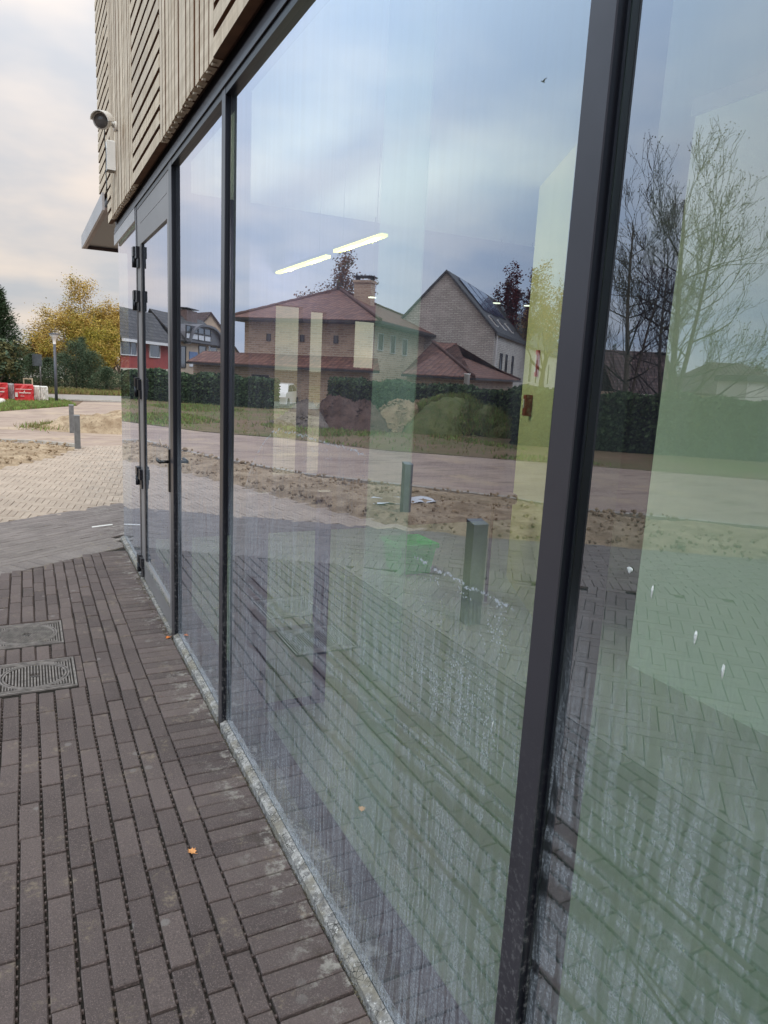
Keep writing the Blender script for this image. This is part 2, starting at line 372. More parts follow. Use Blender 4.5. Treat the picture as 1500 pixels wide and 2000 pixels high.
    f1 = m.math('SUBTRACT', 1.36, m.math('MULTIPLY', m.math('POWER', m.math('MAXIMUM', m.math('SUBTRACT', Y, 2.15), 0.0), 1.9), 1.25))
    f2 = m.math('ADD', 1.172, m.math('MULTIPLY', m.math('SUBTRACT', 1.1, Y), 0.0))
    vo2 = m.n('ShaderNodeTexVoronoi'); m.l(p, vo2.inputs['Vector']); vo2.inputs['Scale'].default_value = 150
    sp2 = m.ramp(vo2.outputs['Distance'], 0.34, 0.16)
    for fz, ya, yb, dep_, amt in ((f1, 1.52, 2.60, 0.20, 0.55), (f2, 0.93, 1.26, 0.55, 0.8)):
        dz_ = m.math('SUBTRACT', m.math('ADD', fz, m.math('MULTIPLY', jag, 0.35)), Z)
        win = m.math('MULTIPLY', m.ramp(Y, ya - 0.03, ya + 0.03), m.ramp(Y, yb + 0.03, yb - 0.03))
        line = m.math('MULTIPLY', m.ramp(m.math('ABSOLUTE', dz_), 0.0045, 0.0015), m.ramp(m.noise(p, 90, 3, 0.8), 0.46, 0.56))
        below = m.math('MULTIPLY', m.math('MULTIPLY', m.ramp(dz_, -0.002, 0.01), m.ramp(dz_, dep_, dep_ * 0.2)), m.ramp(m.noise(p, 12, 4, 0.7), 0.48, 0.6))
        run = m.math('MULTIPLY', m.math('MULTIPLY', m.ramp(dz_, -0.002, 0.02), m.ramp(m.noise(p, 110, 3, 0.8, (1, 1, 0.02)), 0.52, 0.60)), 0.10)
        d = m.math('ADD', d, m.math('MULTIPLY', win, m.math('ADD', m.math('MULTIPLY', line, amt * 1.3), m.math('ADD', m.math('MULTIPLY', m.math('MULTIPLY', below, sp2), amt), run))))
    df = m.n('ShaderNodeBsdfDiffuse'); df.inputs['Color'].default_value = (0.43, 0.46, 0.50, 1)
    m2 = m.n('ShaderNodeMixShader'); m.l(m.math('MINIMUM', d, 0.8), m2.inputs[0]); m.l(mx.outputs[0], m2.inputs[1]); m.l(df.outputs[0], m2.inputs[2])
    m.l(m2.outputs[0], m.out.inputs[0]); return m.mat
M_GLASS = glass_mat()
m = NT('glass_core'); m.t.nodes.remove(m.b); tr = m.n('ShaderNodeBsdfTransparent'); tr.inputs[0].default_value = (0.97, 0.99, 0.97, 1); m.l(tr.outputs[0], m.out.inputs[0]); M_CORE = m.mat
def house_glass():
    m = NT('house_window_glass'); return m.done((0.03, 0.035, 0.045), 0.06, 0, 0.9)
M_HG = house_glass()
def emis(name, c, st):
    m = NT(name); m.b.inputs['Emission Color'].default_value = (*c, 1); m.b.inputs['Emission Strength'].default_value = st; return m.done(c, 0.5)
M_TUBE = emis('lit_fluorescent_tube', (1.0, 0.86, 0.12), 3.6)
M_DISC = emis('lit_downlight', (1.0, 0.97, 0.9), 2.0)
M_STEEL = plain('galvanised_steel', (0.20, 0.205, 0.21), 0.5, 0.6, var=0.15, scale=14)
M_WHITEP = plain('white_plastic', (0.62, 0.60, 0.57), 0.45, var=0.06)
M_BLACKP = plain('black_plastic', (0.012, 0.012, 0.013), 0.3, var=0.1)
M_IRON = plain('worn_cast_iron', (0.18, 0.16, 0.15), 0.6, 0.1, var=0.35, scale=25, bump=0.4)
M_IRON_D = plain('manhole_dirt', (0.045, 0.04, 0.036), 0.9, var=0.3, scale=30)

# ------------------------------------------------------------------ ground
def sheet(name, pts, z, mat, kind='structure', **k):
    b = MB(); b.poly([(p[0], p[1], z) for p in pts]); return b.obj(name, mat, None, kind=kind, **k)
sheet('ground', [(-900, -900), (900, -900), (900, 900), (-900, 900)], -0.030, M_DIRT)
M_TURF_ALL = M_GRASSG
LN = Vector((0.82, 0.572, 0)).normalized(); LP = Vector((-LN.y, LN.x, 0))        # course direction of the oblique paving
LO = Vector((0.65, 6.17, 0)); BANDW = 1.47
def inL(p): return (Vector((p[0], p[1], 0)) - LO).dot(LP)                         # distance beyond the first oblique line
sheet('road', [(-0.60, 14.72), (-0.91, 13.15), (-1.57, 11.35), (-2.26, 9.86), (-3.43, 8.5), (-4.22, 7.55), (-4.67, 6.57), (-5.39, 5.94),
               (-9.5, 2.2), (-14, -1.5), (-18, 3.0), (-13.0, 6.3), (-8.41, 10.43), (-6.43, 12.14), (-5.25, 13.06), (-3.76, 15.6), (-2.31, 16.96), (-1.4, 18.66),
               (-0.73, 19.9), (-0.68, 22.62), (0.38, 24.35), (1.5, 26.1), (1.9, 29.0), (9, 28.5), (9, 14.2), (0.85, 13.85)], -0.012, M_ROAD)
sheet('cross_road', [(0.4, 33.9), (0.9, 29.6), (3.2, 28.9), (12, 27.5), (14, 33.0), (3.7, 34.2)], -0.006, M_ASPH)
bb = MB(); bb.box(1.4, 12, 0, 0.18, -0.012, 0.03, lambda v: (v[0], 29.55 - (v[0] - 1.4) * 0.12 + v[1], v[2]))
bb.obj('kerb', M_KERB, None, kind='structure')
SANDP = [(0.77, 13.75), (0.31, 12.29), (-0.37, 11.08), (-1.15, 8.8), (-1.75, 6.9), (-2.35, 5.75), (-3.53, 5.03), (-4.34, 4.42), (-8, 1.8), (-9.3, 2.3),
         (-5.45, 5.9), (-4.75, 6.57), (-4.3, 7.5), (-3.5, 8.4), (-2.35, 9.8), (-1.65, 11.3), (-1.0, 13.1), (-0.60, 14.55)]
def heap(name, poly, mat, hmax, step, edge, rough, kind='structure', base=-0.02, seed=0, extra=None, **k):
    # rough low terrain inside a polygon, thinning to nothing at its edge
    xs = [p[0] for p in poly]; ys = [p[1] for p in poly]
    nx = int((max(xs) - min(xs)) / step) + 2; ny = int((max(ys) - min(ys)) / step) + 2
    P = np.array(poly); Q = np.roll(P, -1, 0)
    gx, gy = np.meshgrid(min(xs) + np.arange(nx) * step, min(ys) + np.arange(ny) * step)
    inside = np.zeros(gx.shape, bool); dist = np.full(gx.shape, 1e9)
    for (x1, y1), (x2, y2) in zip(P, Q):
        c = ((y1 > gy) != (y2 > gy)) & (gx < (x2 - x1) * (gy - y1) / (y2 - y1 + 1e-12) + x1); inside ^= c
        dx, dy = x2 - x1, y2 - y1; t = np.clip(((gx - x1) * dx + (gy - y1) * dy) / (dx * dx + dy * dy), 0, 1)
        dist = np.minimum(dist, np.hypot(gx - x1 - t * dx, gy - y1 - t * dy))
    rng = np.random.RandomState(seed)
    def vn(sc):
        g = rng.rand(60, 60); u = (gx / sc) % 58; v = (gy / sc) % 58; i = u.astype(int); j = v.astype(int); fu = u - i; fv = v - j
        fu = fu * fu * (3 - 2 * fu); fv = fv * fv * (3 - 2 * fv)
        return (g[j, i] * (1 - fu) + g[j, i + 1] * fu) * (1 - fv) + (g[j + 1, i] * (1 - fu) + g[j + 1, i + 1] * fu) * fv
    nz = vn(step * 12) * 0.5 + vn(step * 5) * 0.3 + vn(step * 2.2) * 0.2
    prof = np.clip(dist / edge, 0, 1); prof = prof * prof * (3 - 2 * prof)
    z = base + 0.012 * (dist > 0) + prof * hmax * ((1 - rough) + rough * nz * 1.6)
    z = np.where(inside, z, base)
    b = MB(); idx = -np.ones(gx.shape, int); vs = []
    fs = []
    for j in range(ny):
        for i in range(nx):
            idx[j, i] = len(vs); vs.append((gx[j, i], gy[j, i], z[j, i]))
    for j in range(ny - 1):
        for i in range(nx - 1):
            if inside[j, i] or inside[j, i + 1] or inside[j + 1, i] or inside[j + 1, i + 1]:
                fs.append((idx[j, i], idx[j, i + 1], idx[j + 1, i + 1], idx[j + 1, i]))
    b.mesh(vs, fs, True)
    return b.obj(name, mat, None, uv=False, kind=kind, **k)
heap('sand_bed', SANDP, M_SAND, 0.075, 0.045, 0.35, 0.97, seed=3)
heap('sand_strip', [(0.05, 17.15), (0.74, 16.65), (1.8, 16.2), (6, 15.7), (6, 20.3), (2.27, 20.5), (1.3, 19.7), (0.8, 18.6)], M_SAND, 0.30, 0.06, 0.4, 0.98, seed=5)
# kerb between sand and road
bb = MB()
kp = [(0.80, 13.92), (0.2, 14.48), (-0.45, 14.75), (-0.62, 14.70), (-0.93, 13.15), (-1.59, 11.35), (-2.28, 9.86), (-3.45, 8.5), (-4.24, 7.55), (-4.69, 6.57), (-5.41, 5.94), (-9.5, 2.2)]
for a, c in zip(kp, kp[1:]):
    a = Vector((*a, 0)); c = Vector((*c, 0)); d = (c - a); n = int(d.length / 0.5) + 1; u = d.normalized(); w = Vector((-u.y, u.x, 0))
    for i in range(n):
        q = a + d * (i / n); l = d.length / n - 0.01
        bb.box(0, l, -0.05, 0.05, -0.03, 0.035, lambda v: q + u * v[0] + w * v[1] + Vector((0, 0, v[2])))
bb.obj('kerb', M_KERB, None, kind='structure')
TURF1 = [(-8.41, 10.45), (-6.43, 12.2), (-5.25, 13.15), (-3.76, 15.7), (-2.31, 17.1), (-1.4, 18.8), (-0.75, 20.0), (-0.70, 22.65), (0.38, 24.4), (1.5, 26.15), (1.3, 28.6), (0.7, 31), (0.2, 36),
         (-14, 36), (-14, 26), (-13, 14), (-16, 8), (-13, 6.4)]
sheet('turf', TURF1, -0.010, M_GRASSG)
sheet('verge', [(-14, 36.2), (0.3, 36.2), (3.6, 34.6), (14, 33.3), (40, 40), (20, 90), (-40, 90)], -0.014, M_GRASSG)
def in_poly(p, poly):
    c = False; n = len(poly)
    for i in range(n):
        x1, y1 = poly[i]; x2, y2 = poly[(i + 1) % n]
        if (y1 > p[1]) != (y2 > p[1]) and p[0] < (x2 - x1) * (p[1] - y1) / (y2 - y1) + x1: c = not c
    return c
def blades(name, gen, n, h, mats, w=0.012, **k):
    b = MB(); r = random.Random(n)
    for i in range(n):
        q = gen(r)
        if q is None: continue
        x, y, z = q; a = r.uniform(0, 6.28); hh = h * r.uniform(0.4, 1.2); lx, ly = r.gauss(0, hh * 0.35), r.gauss(0, hh * 0.35)
        dx, dy = math.cos(a) * w, math.sin(a) * w; b.cur = 0 if r.random() < 0.72 else 1
        b.poly([(x - dx, y - dy, z), (x + dx, y + dy, z), (x + lx, y + ly, z + hh)])
    return b.obj(name, mats, None, uv=False, kind='stuff', **k)
def g_turf(r):
    x, y = r.uniform(-9, 1.4), r.uniform(10.5, 33)
    if not in_poly((x, y), TURF1): return None
    e = math.sin(x * 1.3 + y * 0.5) + math.sin(y * 0.9 - x * 0.7)
    if e < 0.25 and r.random() < 0.93: return None
    return (x, y, -0.012)
blades('grass', g_turf, 60000, 0.09, [M_BLADE, M_BLADE_Y], 0.014)
def g_edge(r):
    x, y = r.uniform(-0.72, 1.5), r.uniform(22.4, 29)
    return (x, y, -0.012) if in_poly((x, y), TURF1) else None
blades('grass', g_edge, 14000, 0.11, [M_BLADE, M_BLADE_Y], 0.012)
def g_weed(r):
    t = r.random(); return (0.1 + 2.2 * t + r.gauss(0, 0.2), 19.4 - 2.2 * (1 - t) + r.gauss(0, 0.35), 0.03)
blades('weeds', g_weed, 2500, 0.10, [M_BLADE_Y, M_BLADE], 0.01)

# ------------------------------------------------------------------ brick paving
pave = MB(); pave.poly([(-0.80, -4, -0.014), (0.70, -4, -0.014), (0.70, 6.9, -0.014), (-0.80, 5.9, -0.014)])
pavement = pave.obj('pavement', M_BED, None, kind='structure')
sheet('sandy_bed', [(-2.5, 5.3), (9, 12.6), (9, 14), (0.9, 13.8), (0.35, 12.2), (-0.35, 11.0), (-1.1, 8.8), (-1.7, 6.9), (-2.4, 5.6)], -0.014, plain('joint_sand', (0.25, 0.20, 0.155), 1, var=0.4, scale=6))
sheet('paving_bed', [(-9, -6), (-0.801, -6), (-0.801, 5.2), (0.705, 6.3), (9, 12.2), (9, 14), (0.9, 13.8), (0.35, 12.2), (-0.35, 11.0), (-1.1, 8.8), (-1.7, 6.9), (-2.4, 5.6), (-4.34, 4.36), (-9, 1.2)], -0.018, M_BED)
def brick_mesh(lx, ly, lugs, seed):
    r = random.Random(seed); b = MB(); b.tone = 0.0
    j = lambda: r.uniform(-0.0012, 0.0012)
    b.cbox(-lx / 2 + j(), lx / 2 + j(), -ly / 2 + j(), ly / 2 + j(), -0.05, 0, 0.0032)
    if lugs == 'x':
        for k in range(6): y = -ly / 2 + ly * (k + 0.5) / 6; b.box(lx / 2 - 0.001, lx / 2 + 0.0065, y - 0.0035, y + 0.0035, -0.03, -0.006)
    if lugs == 'y':
        for k in range(5): x = -lx / 2 + lx * (k + 0.5) / 5; b.box(x - 0.0025, x + 0.0025, ly / 2 - 0.001, ly / 2 + 0.0050, -0.03, -0.012)
    return b
MH = [(-0.055, 4.28), (-0.02, 3.68)]; MHS = 0.185
lay = []            # (x, y, kind)
PITCH_X, PITCH_Y = 0.0710, 0.2050
for k in range(-30, 75):
    y = 1.38 + 0.0710 * (k + 0.5); lay.append((0.590, y, 's'))
for rr in range(18):
    xc = 0.4865 - PITCH_X * (rr + 0.5)
    off = (0.06 if rr % 2 else 0.06 + PITCH_Y / 2) + R.uniform(-0.012, 0.012)
    for k in range(-22, 32): lay.append((xc, 1.774 + off + PITCH_Y * k, 'r'))
def keep(x, y, lx, ly):
    if inL((x, y)) > -0.02: return False
    for mx, my in MH:
        if abs(x - mx) < MHS + lx / 2 - 0.02 and abs(y - my) < MHS + ly / 2 - 0.012: return False
    return True
meshes = {('r', i): brick_mesh(0.0620, 0.1975, 'x', i) for i in range(5)}
meshes.update({('s', i): brick_mesh(0.2020, 0.0648, 'y', 50 + i) for i in range(5)})
mdat = {k: v.data('brick', M_BRICK) for k, v in meshes.items()}
def on_picture(x, y):
    v = CM.T @ (np.array([x, y, 0]) - np.array([0, 0, EYE]))
    if v[2] > -0.1: return False
    px, py = 750 + F_PX * v[0] / -v[2], 1000 - F_PX * v[1] / -v[2]
    return -40 < px < 760 and py < 2060
placed = []
for (x, y, kd) in lay:
    lx, ly = (0.062, 0.2015) if kd == 'r' else (0.203, 0.0665)
    if kd == 's' and (y > 6.35 or inL((x - 0.1, y)) > 0.02): continue
    if kd == 'r' and not keep(x, y, lx, ly):
        # cut bricks next to the covers and the oblique course
        done = False
        if inL((x, y)) < -0.12:
            for fx, x2 in ((0.52, 0.186),):
                if abs(x - 0.167) < 0.02 and abs(y - MH[1][1]) < MHS + 0.05: placed.append((x2, y, kd, 1, fx)); done = True
        if done: continue
        for frac in (0.75, 0.5, 0.3):
            for sgn in (1, -1):
                y2 = y + sgn * (1 - frac) * ly / 2
                if keep(x, y2, lx, ly * frac): placed.append((x, y2, kd, frac, 0)); done = True; break
            if done: break
        continue
    placed.append((x, y, kd, 1, 0))
vis = sorted([p for p in placed if on_picture(p[0], p[1])], key=lambda p: math.hypot(p[0], p[1]))
named = set(map(id, vis[:300]))
joined = MB()
for i, p in enumerate(placed):
    x, y, kd, frac, fx = p; vi = R.randrange(5); rz = R.gauss(0, 0.006); dz = R.uniform(-0.0022, 0.0008); dx = R.gauss(0, 0.0011); dy = R.gauss(0, 0.0016)
    tx, ty = R.gauss(0, 0.006), R.gauss(0, 0.004)
    if id(p) in named:
        o = link('brick', mdat[(kd, vi)], pavement, loc=(x + dx, y + dy, dz)); o.rotation_euler = (tx, ty, rz)
        o.scale = (fx or 1, frac, 1)
    else:
        mb = meshes[(kd, vi)]; joined.tone = R.random(); c, s_ = math.cos(rz), math.sin(rz)
        joined.mesh([(x + dx + v[0] * (fx or 1) * c - v[1] * frac * s_, y + dy + v[0] * (fx or 1) * s_ + v[1] * frac * c, dz + v[2]) for v in mb.v], mb.f)
joined.obj('paving_bricks', M_BRICK, pavement, uv=False, kind='stuff')

def field(name, mat, test, ox, oy, ang, pat, region, z=0.0):
    b = MB(); ca, sa = math.cos(ang), math.sin(ang); x0, x1, y0, y1 = region; r = random.Random(len(name))
    Wd = 0.0705
    def put(u0, u1, v0, v1):
        uc, vc = (u0 + u1) / 2, (v0 + v1) / 2
        x = ox + uc * ca - vc * sa; y = oy + uc * sa + vc * ca
        if not (x0 < x < x1 and y0 < y < y1) or not test(x, y): return
        b.tone = r.random(); dz = r.uniform(-0.003, 0.001) + z; g = 0.0018
        b.cbox(u0 + g, u1 - g, v0 + g, v1 - g, -0.03, 0, 0.003, lambda v: (ox + v[0] * ca - v[1] * sa, oy + v[0] * sa + v[1] * ca, v[2] + dz))
    N = 130
    if pat == 'h':
        for q in range(-45, 46):
            for k in range(-N, N):
                bx, by = k + 3 * q, k - 3 * q
                put(bx * Wd, (bx + 3) * Wd, by * Wd, (by + 1) * Wd)
                put(bx * Wd, (bx + 1) * Wd, (by + 1) * Wd, (by + 4) * Wd)
    else:
        for j in range(0, 22):
            v0 = j * Wd
            if j in (0, 1, 2):
                if j == 0:
                    for k in range(-110, 60): put(k * Wd, (k + 1) * Wd, 0, 3 * Wd)
            else:
                o = (j % 2) * 1.5 * Wd
                for k in range(-36, 22): put(k * 3 * Wd + o, (k + 1) * 3 * Wd + o, v0, v0 + Wd)
    return b.obj(name, mat, pavement, uv=False, kind='stuff')
angL = math.atan2(LN.y, LN.x)
def t_band(x, y): return 0.0 < inL((x, y)) < BANDW + 0.05 and (x < 0.71 or y > 6.62)
field('oblique_paving_bricks', M_BRICK2, t_band, LO.x, LO.y, angL, 'r', (-7, 4, 0, 11))
def t_near(x, y): return x < -0.835 and inL((x, y)) < -0.02
field('herringbone_bricks', M_BRICK2, t_near, -0.8, 0, math.radians(45) + 0.0, 'h', (-5.2, -0.8, -1.5, 5.3))
def t_far(x, y):
    if inL((x, y)) < BANDW + 0.06: return False
    return not in_poly((x, y), SANDP) and in_poly((x, y), [(9, 12.2), (9, 14.1), (0.9, 13.85), (0.35, 12.3), (-0.35, 11.1), (-1.1, 8.9), (-1.7, 7.0), (-2.4, 5.7), (0, 6.0), (4, 8)])
field('sandy_herringbone_bricks', M_BRICK3, t_far, 0, 7, angL + math.radians(45), 'h', (-2.5, 3.4, 5.0, 14.2))
# thin upright edging between the two pavings
bb = MB()
for k in range(14): bb.box(-0.83, -0.795, -3.9 + k * 0.66, -3.9 + k * 0.66 + 0.65, -0.03, -0.003)
bb.obj('edging', M_BRICK2, pavement, kind='stuff')
bb = MB(); bb.box(0.50, 0.69, 7.0, 7.04, 0.0005, 0.003, lambda v: (v[0], v[1] + (v[0] - 0.5) * 0.4, v[2]))
bb.obj('chalk_mark', plain('white_marking_paint', (0.7, 0.69, 0.66), 0.8, var=0.1, scale=40), None, label='short white paint mark on the grey paving beyond the glass corner', cat='paint mark')

# manhole covers
def manhole(x, y, ang, lab):
    t = thing('manhole_cover', (x, y, 0), lab, 'manhole cover', 'cast iron covers in the paving')
    h = MHS; f = MB()
    f.box(-h, h, -h, h, -0.05, -0.010)
    fr = f.obj('cover_base', M_IRON_D, t)
    f = MB()
    for (d, w) in ((0, 0.010), (0.018, 0.006), (0.030, 0.006)):
        a = h - d
        for s_ in (1, -1):
            f.box(-a, a, s_ * a - (w if s_ > 0 else 0), s_ * a + (0 if s_ > 0 else w), -0.006, 0.0015)
            f.box(s_ * a - (w if s_ > 0 else 0), s_ * a + (0 if s_ > 0 else w), -a + w, a - w, -0.006, 0.0010)
    for cx_ in (-1, 1):
        for cy_ in (-1, 1):
            for k in range(5):
                q = 0.047 + k * 0.0125; l = 0.014 + (4 - k) * 0.0165
                if l < 0.01: continue
                f.box(cx_ * (h - q) - 0.0035, cx_ * (h - q) + 0.0035, min(cy_ * (h - 0.045), cy_ * (h - 0.045 - l)), max(cy_ * (h - 0.045), cy_ * (h - 0.045 - l)), -0.006, 0.0005)
    f.obj('cover_frame', M_IRON, t)
    f = MB()
    def ringb(r0, r1, z0, z1, n=48):
        vs = [(r * math.cos(2 * math.pi * k / n), r * math.sin(2 * math.pi * k / n), z) for (r, z) in ((r0, z0), (r0, z1), (r1, z1), (r1, z0)) for k in range(n)]
        fs = [(i * n + k, i * n + (k + 1) % n, (i + 1) * n + (k + 1) % n, (i + 1) * n + k) for i in range(3) for k in range(n)]
        f.mesh(vs, fs)
    ringb(0.150, 0.158, -0.006, 0.002); ringb(0.136, 0.145, -0.006, 0.0015)
    ca, sa = math.cos(ang), math.sin(ang)
    T = lambda v: (v[0] * ca - v[1] * sa, v[0] * sa + v[1] * ca, v[2])
    for k in range(-9, 10):
        u = k * 0.0138
        l = math.sqrt(max(0, 0.131 ** 2 - u * u))
        if abs(u) < 0.02:
            f.box(u - 0.0036, u + 0.0036, 0.022, l, -0.0105, 0.001, T); f.box(u - 0.0036, u + 0.0036, -l, -0.022, -0.0105, 0.001, T)
        else: f.box(u - 0.0036, u + 0.0036, -l, l, -0.0105, 0.001, T)
    f.obj('lid', M_IRON, t)
    f = MB(); f.box(-0.02, 0.02, -0.008, 0.008, -0.0058, -0.0035); f.obj('keyhole', M_BLACKP, t)
manhole(MH[0][0], MH[0][1], math.radians(-24), 'square cast iron cover with diagonal ribs, the farther one by the frame edge')
manhole(MH[1][0], MH[1][1], math.radians(0), 'square cast iron cover with ribs running away from the viewer, the nearer one')

# fallen leaves
def leaf(x, y, s, rz, c, lab):
    pts = [(0, -1), (0.25, -0.7), (0.62, -0.75), (0.5, -0.35), (0.95, -0.1), (0.55, 0.1), (0.7, 0.6), (0.25, 0.45), (0, 1), (-0.25, 0.45), (-0.7, 0.6), (-0.5, 0.1), (-0.95, -0.05), (-0.5, -0.35), (-0.62, -0.75), (-0.25, -0.7)]
    b = MB(); ctr = (0, 0, 0.004)
    P = [(px * s, py * s, 0.002 + 0.35 * s * abs(px) ** 1.5 + R.uniform(0, 0.1) * s) for px, py in pts]
    for i in range(len(P)): b.poly([(0, 0, 0.003), P[i], P[(i + 1) % len(P)]])
    b.tube([(0, -s, 0.003), (0.1 * s, -1.6 * s, 0.006)], 0.0007, 4)
    o = b.obj('leaf', plain('leaf_' + lab[:6].strip(), c, 0.7, var=0.3, scale=60), None, label=lab, cat='leaf', group='fallen leaves on the bricks', loc=(x, y, 0.001)); o.rotation_euler[2] = rz
leaf(0.418, 2.07, 0.017, 0.5, (0.62, 0.28, 0.10), 'pale orange oak leaf lying alone on the dark bricks')
leaf(0.672, 3.97, 0.019, 2.1, (0.60, 0.17, 0.03), 'bright orange leaf against the sill below the door mullion')

# ------------------------------------------------------------------ the glazed building
bld = thing('commercial_building', (0, 0, 0), 'building with dark framed glass front and pale timber battens above', 'building')
XF = 0.700; Z_S = 0.036; Z_H = 2.56; Y_END = 6.45
def mull(y0, y1, x1=0.80, z0=Z_S, z1=Z_H - 0.001, gasket=True):
    b = MB(); b.box(XF, XF + 0.0035, y0, y1, z0, z1)
    b.cur = 1; g = 0.004; b.box(XF + 0.0036, GX - 0.006, y0 + 0.0008, y1 - 0.0008, z0, z1)
    if gasket: b.box(GX - 0.006, GX - 0.001, y0 - g, y1 + g, z0, z1)
    b.cur = 0; b.box(GX + 0.026, x1, y0 + 0.002, y1 - 0.002, z0, z1)
    return b.obj('mullion', [M_FRAME, M_FRAME_D], bld)
mull(0.790, 0.840, z0=0.002); mull(2.832, 2.885, z0=0.002); mull(3.935, 4.015, z0=0.002); mull(5.215, 5.262, z0=0.002); mull(-1.26, -1.21)
def pane(y0, y1, z0=Z_S, z1=Z_H, parent=bld, x=GX):
    b = MB(); b.box(x, x + 0.024, y0, y1, z0, z1)
    b.m = [1, 1, 1, 1, 0, 1]
    return b.obj('glass_pane', [M_GLASS, M_CORE], parent)
pane(-1.205, 0.787); pane(0.843, 2.829); pane(2.888, 3.932); pane(5.265, 6.452)
# header beam: flat face, small lip
b = MB(); b.box(XF - 0.002, 0.80, -3.0, 6.47, Z_H + 0.002, Z_H + 0.045); b.box(XF - 0.006, XF - 0.002, -3.0, 6.47, Z_H - 0.002, Z_H + 0.016)
b.obj('header_beam', M_FRAME, bld)
b = MB(); b.box(XF + 0.001, GX + 0.03, -3.0, 5.20, Z_H - 0.03, Z_H + 0.001); b.box(XF + 0.006, 0.80, -3.0, 6.46, Z_H + 0.046, Z_H + 0.16); b.obj('header_gasket_and_shade', M_FRAME_D, bld)  # upper black band paints in the shade under the batten overhang
b = MB(); b.box(XF - 0.004, 0.712, 5.27, 6.50, Z_H - 0.085, Z_H - 0.003); b.box(0.712, 0.719, 5.27, 6.47, Z_H - 0.06, Z_H - 0.003); b.obj('corner_rail', M_CANOPY, bld)
# sills
ZF = 0.026
for y0, y1 in ((-1.20, 0.788), (0.842, 2.830), (2.887, 3.933), (5.264, 6.46)):
    b = MB(); n = 40
    for i in range(n):
        ya, yb = y0 + (y1 - y0) * i / n, y0 + (y1 - y0) * (i + 1) / n
        j = [R.uniform(-0.0008, 0.0008) for _ in range(2)]
        b.poly([(0.6945, ya, -0.02), (0.6945, ya, ZF), (0.6945, yb, ZF), (0.6945, yb, -0.02)][::-1])
        b.poly([(0.6945, ya, ZF), (GX - 0.0015, ya, Z_S + 0.002), (GX - 0.0015, yb, Z_S + 0.002), (0.6945, yb, ZF)][::-1])
    b.poly([(0.6945, y0, -0.02), (GX, y0, -0.02), (GX, y0, Z_S), (0.6945, y0, ZF)]); b.poly([(0.6945, y1, -0.02), (0.6945, y1, ZF), (GX, y1, Z_S), (GX, y1, -0.02)])
    b.obj('sill', M_SILL, bld)
b = MB(); b.box(GX - 0.001, 0.80, -3, 6.46, -0.02, Z_S - 0.001); b.obj('plinth', M_FRAME_D, bld)
# dirt gathered along the foot of the wall
b = MB()
for i in range(900):
    y = R.uniform(1.0, 6.4); near = 3.95 < y < 5.25
    if near and R.random() < 0.0: continue
    x = 0.692 + (R.uniform(-0.035, 0.004) if near else R.uniform(-0.006, 0.003)); s_ = R.uniform(0.001, 0.004 if near else 0.003)
    b.lathe([(0.0005, -s_), (s_, 0), (0.0005, s_)], (x, y, 0.001), 4, smooth=False)
b.obj('soil_crumbs', plain('moss_and_grit', (0.10, 0.085, 0.055), 1, var=0.5, scale=50), pavement, uv=False, kind='stuff')

# door
M_DOOR = plain('grey_door_profile', (0.22, 0.205, 0.205), 0.45, 0.1, var=0.08, scale=2)
door = link('door', None, bld, loc=(0, 0, 0)); door['label'] = 'narrow glazed door with black hinges'
dy0, dy1 = 4.015, 5.212; XD = 0.704
b = MB()
b.box(XD, GX + 0.03, dy1 - 0.145, dy1, 0.03, 2.53)      # hinge stile
b.box(XD, GX + 0.03, dy0 + 0.003, dy0 + 0.07, 0.03, 2.53)
b.box(XD, GX + 0.03, dy0 + 0.07, dy1 - 0.145, 0.03, 0.17)
b.box(XD, GX + 0.03, dy0 + 0.07, dy1 - 0.145, 2.30, 2.425)
b.obj('door_frame', M_DOOR, door)
b = MB(); b.box(XD, GX + 0.03, dy0 + 0.072, dy1 - 0.147, 2.428, 2.53); b.obj('door_panel', M_DOOR, door)
b = MB(); b.box(XD + 0.001, GX + 0.03, dy0, dy1, 2.531, 2.558); b.box(XD + 0.004, GX + 0.028, dy1 - 0.180, dy1 - 0.146, 0.17, 2.30)
b.box(XD + 0.004, GX - 0.001, dy0 + 0.0705, dy0 + 0.085, 0.17, 2.30); b.obj('door_gasket', M_FRAME_D, door)
pane(dy0 + 0.085, dy1 - 0.180, 0.165, 2.30, door, GX - 0.006)
b = MB(); b.box(XD - 0.005, XD - 0.0005, dy0 + 0.07, dy1 - 0.145, 0.145, 0.168); b.obj('drip_strip', M_SILL, door)
b = MB(); b.box(0.690, GX, dy0, dy1, -0.02, 0.012); b.obj('threshold', M_SILL, door)
for zc in (2.24, 1.96, 1.38, 0.76, 0.12):
    b = MB()
    b.box(XD - 0.030, XD - 0.001, dy1 - 0.02, dy1 + 0.055, zc, zc + 0.06); b.box(XD - 0.022, XD - 0.001, dy1 - 0.10, dy1 - 0.022, zc - 0.02, zc + 0.052)
    b.tube([(XD - 0.020, dy1 + 0.02, zc - 0.07), (XD - 0.020, dy1 + 0.02, zc - 0.001)], 0.014, 10)
    b.box(XD - 0.012, XD - 0.001, dy1 - 0.11, dy1 - 0.03, zc - 0.08, zc - 0.021)
    b.obj('hinge', M_FRAME_D, door)
b = MB(); b.box(XD - 0.010, XD - 0.001, dy0 + 0.02, dy0 + 0.05, 0.84, 1.08)
b.tube([(XD - 0.008, dy0 + 0.035, 1.01), (XD - 0.055, dy0 + 0.035, 1.01)], 0.009, 10)
b.tube([(XD - 0.055, dy0 + 0.028, 1.01), (XD - 0.058, dy0 + 0.09, 1.011), (XD - 0.056, dy0 + 0.135, 1.014)], [0.010, 0.010, 0.008], 10)
b.obj('door_handle', M_BLACKP, door)

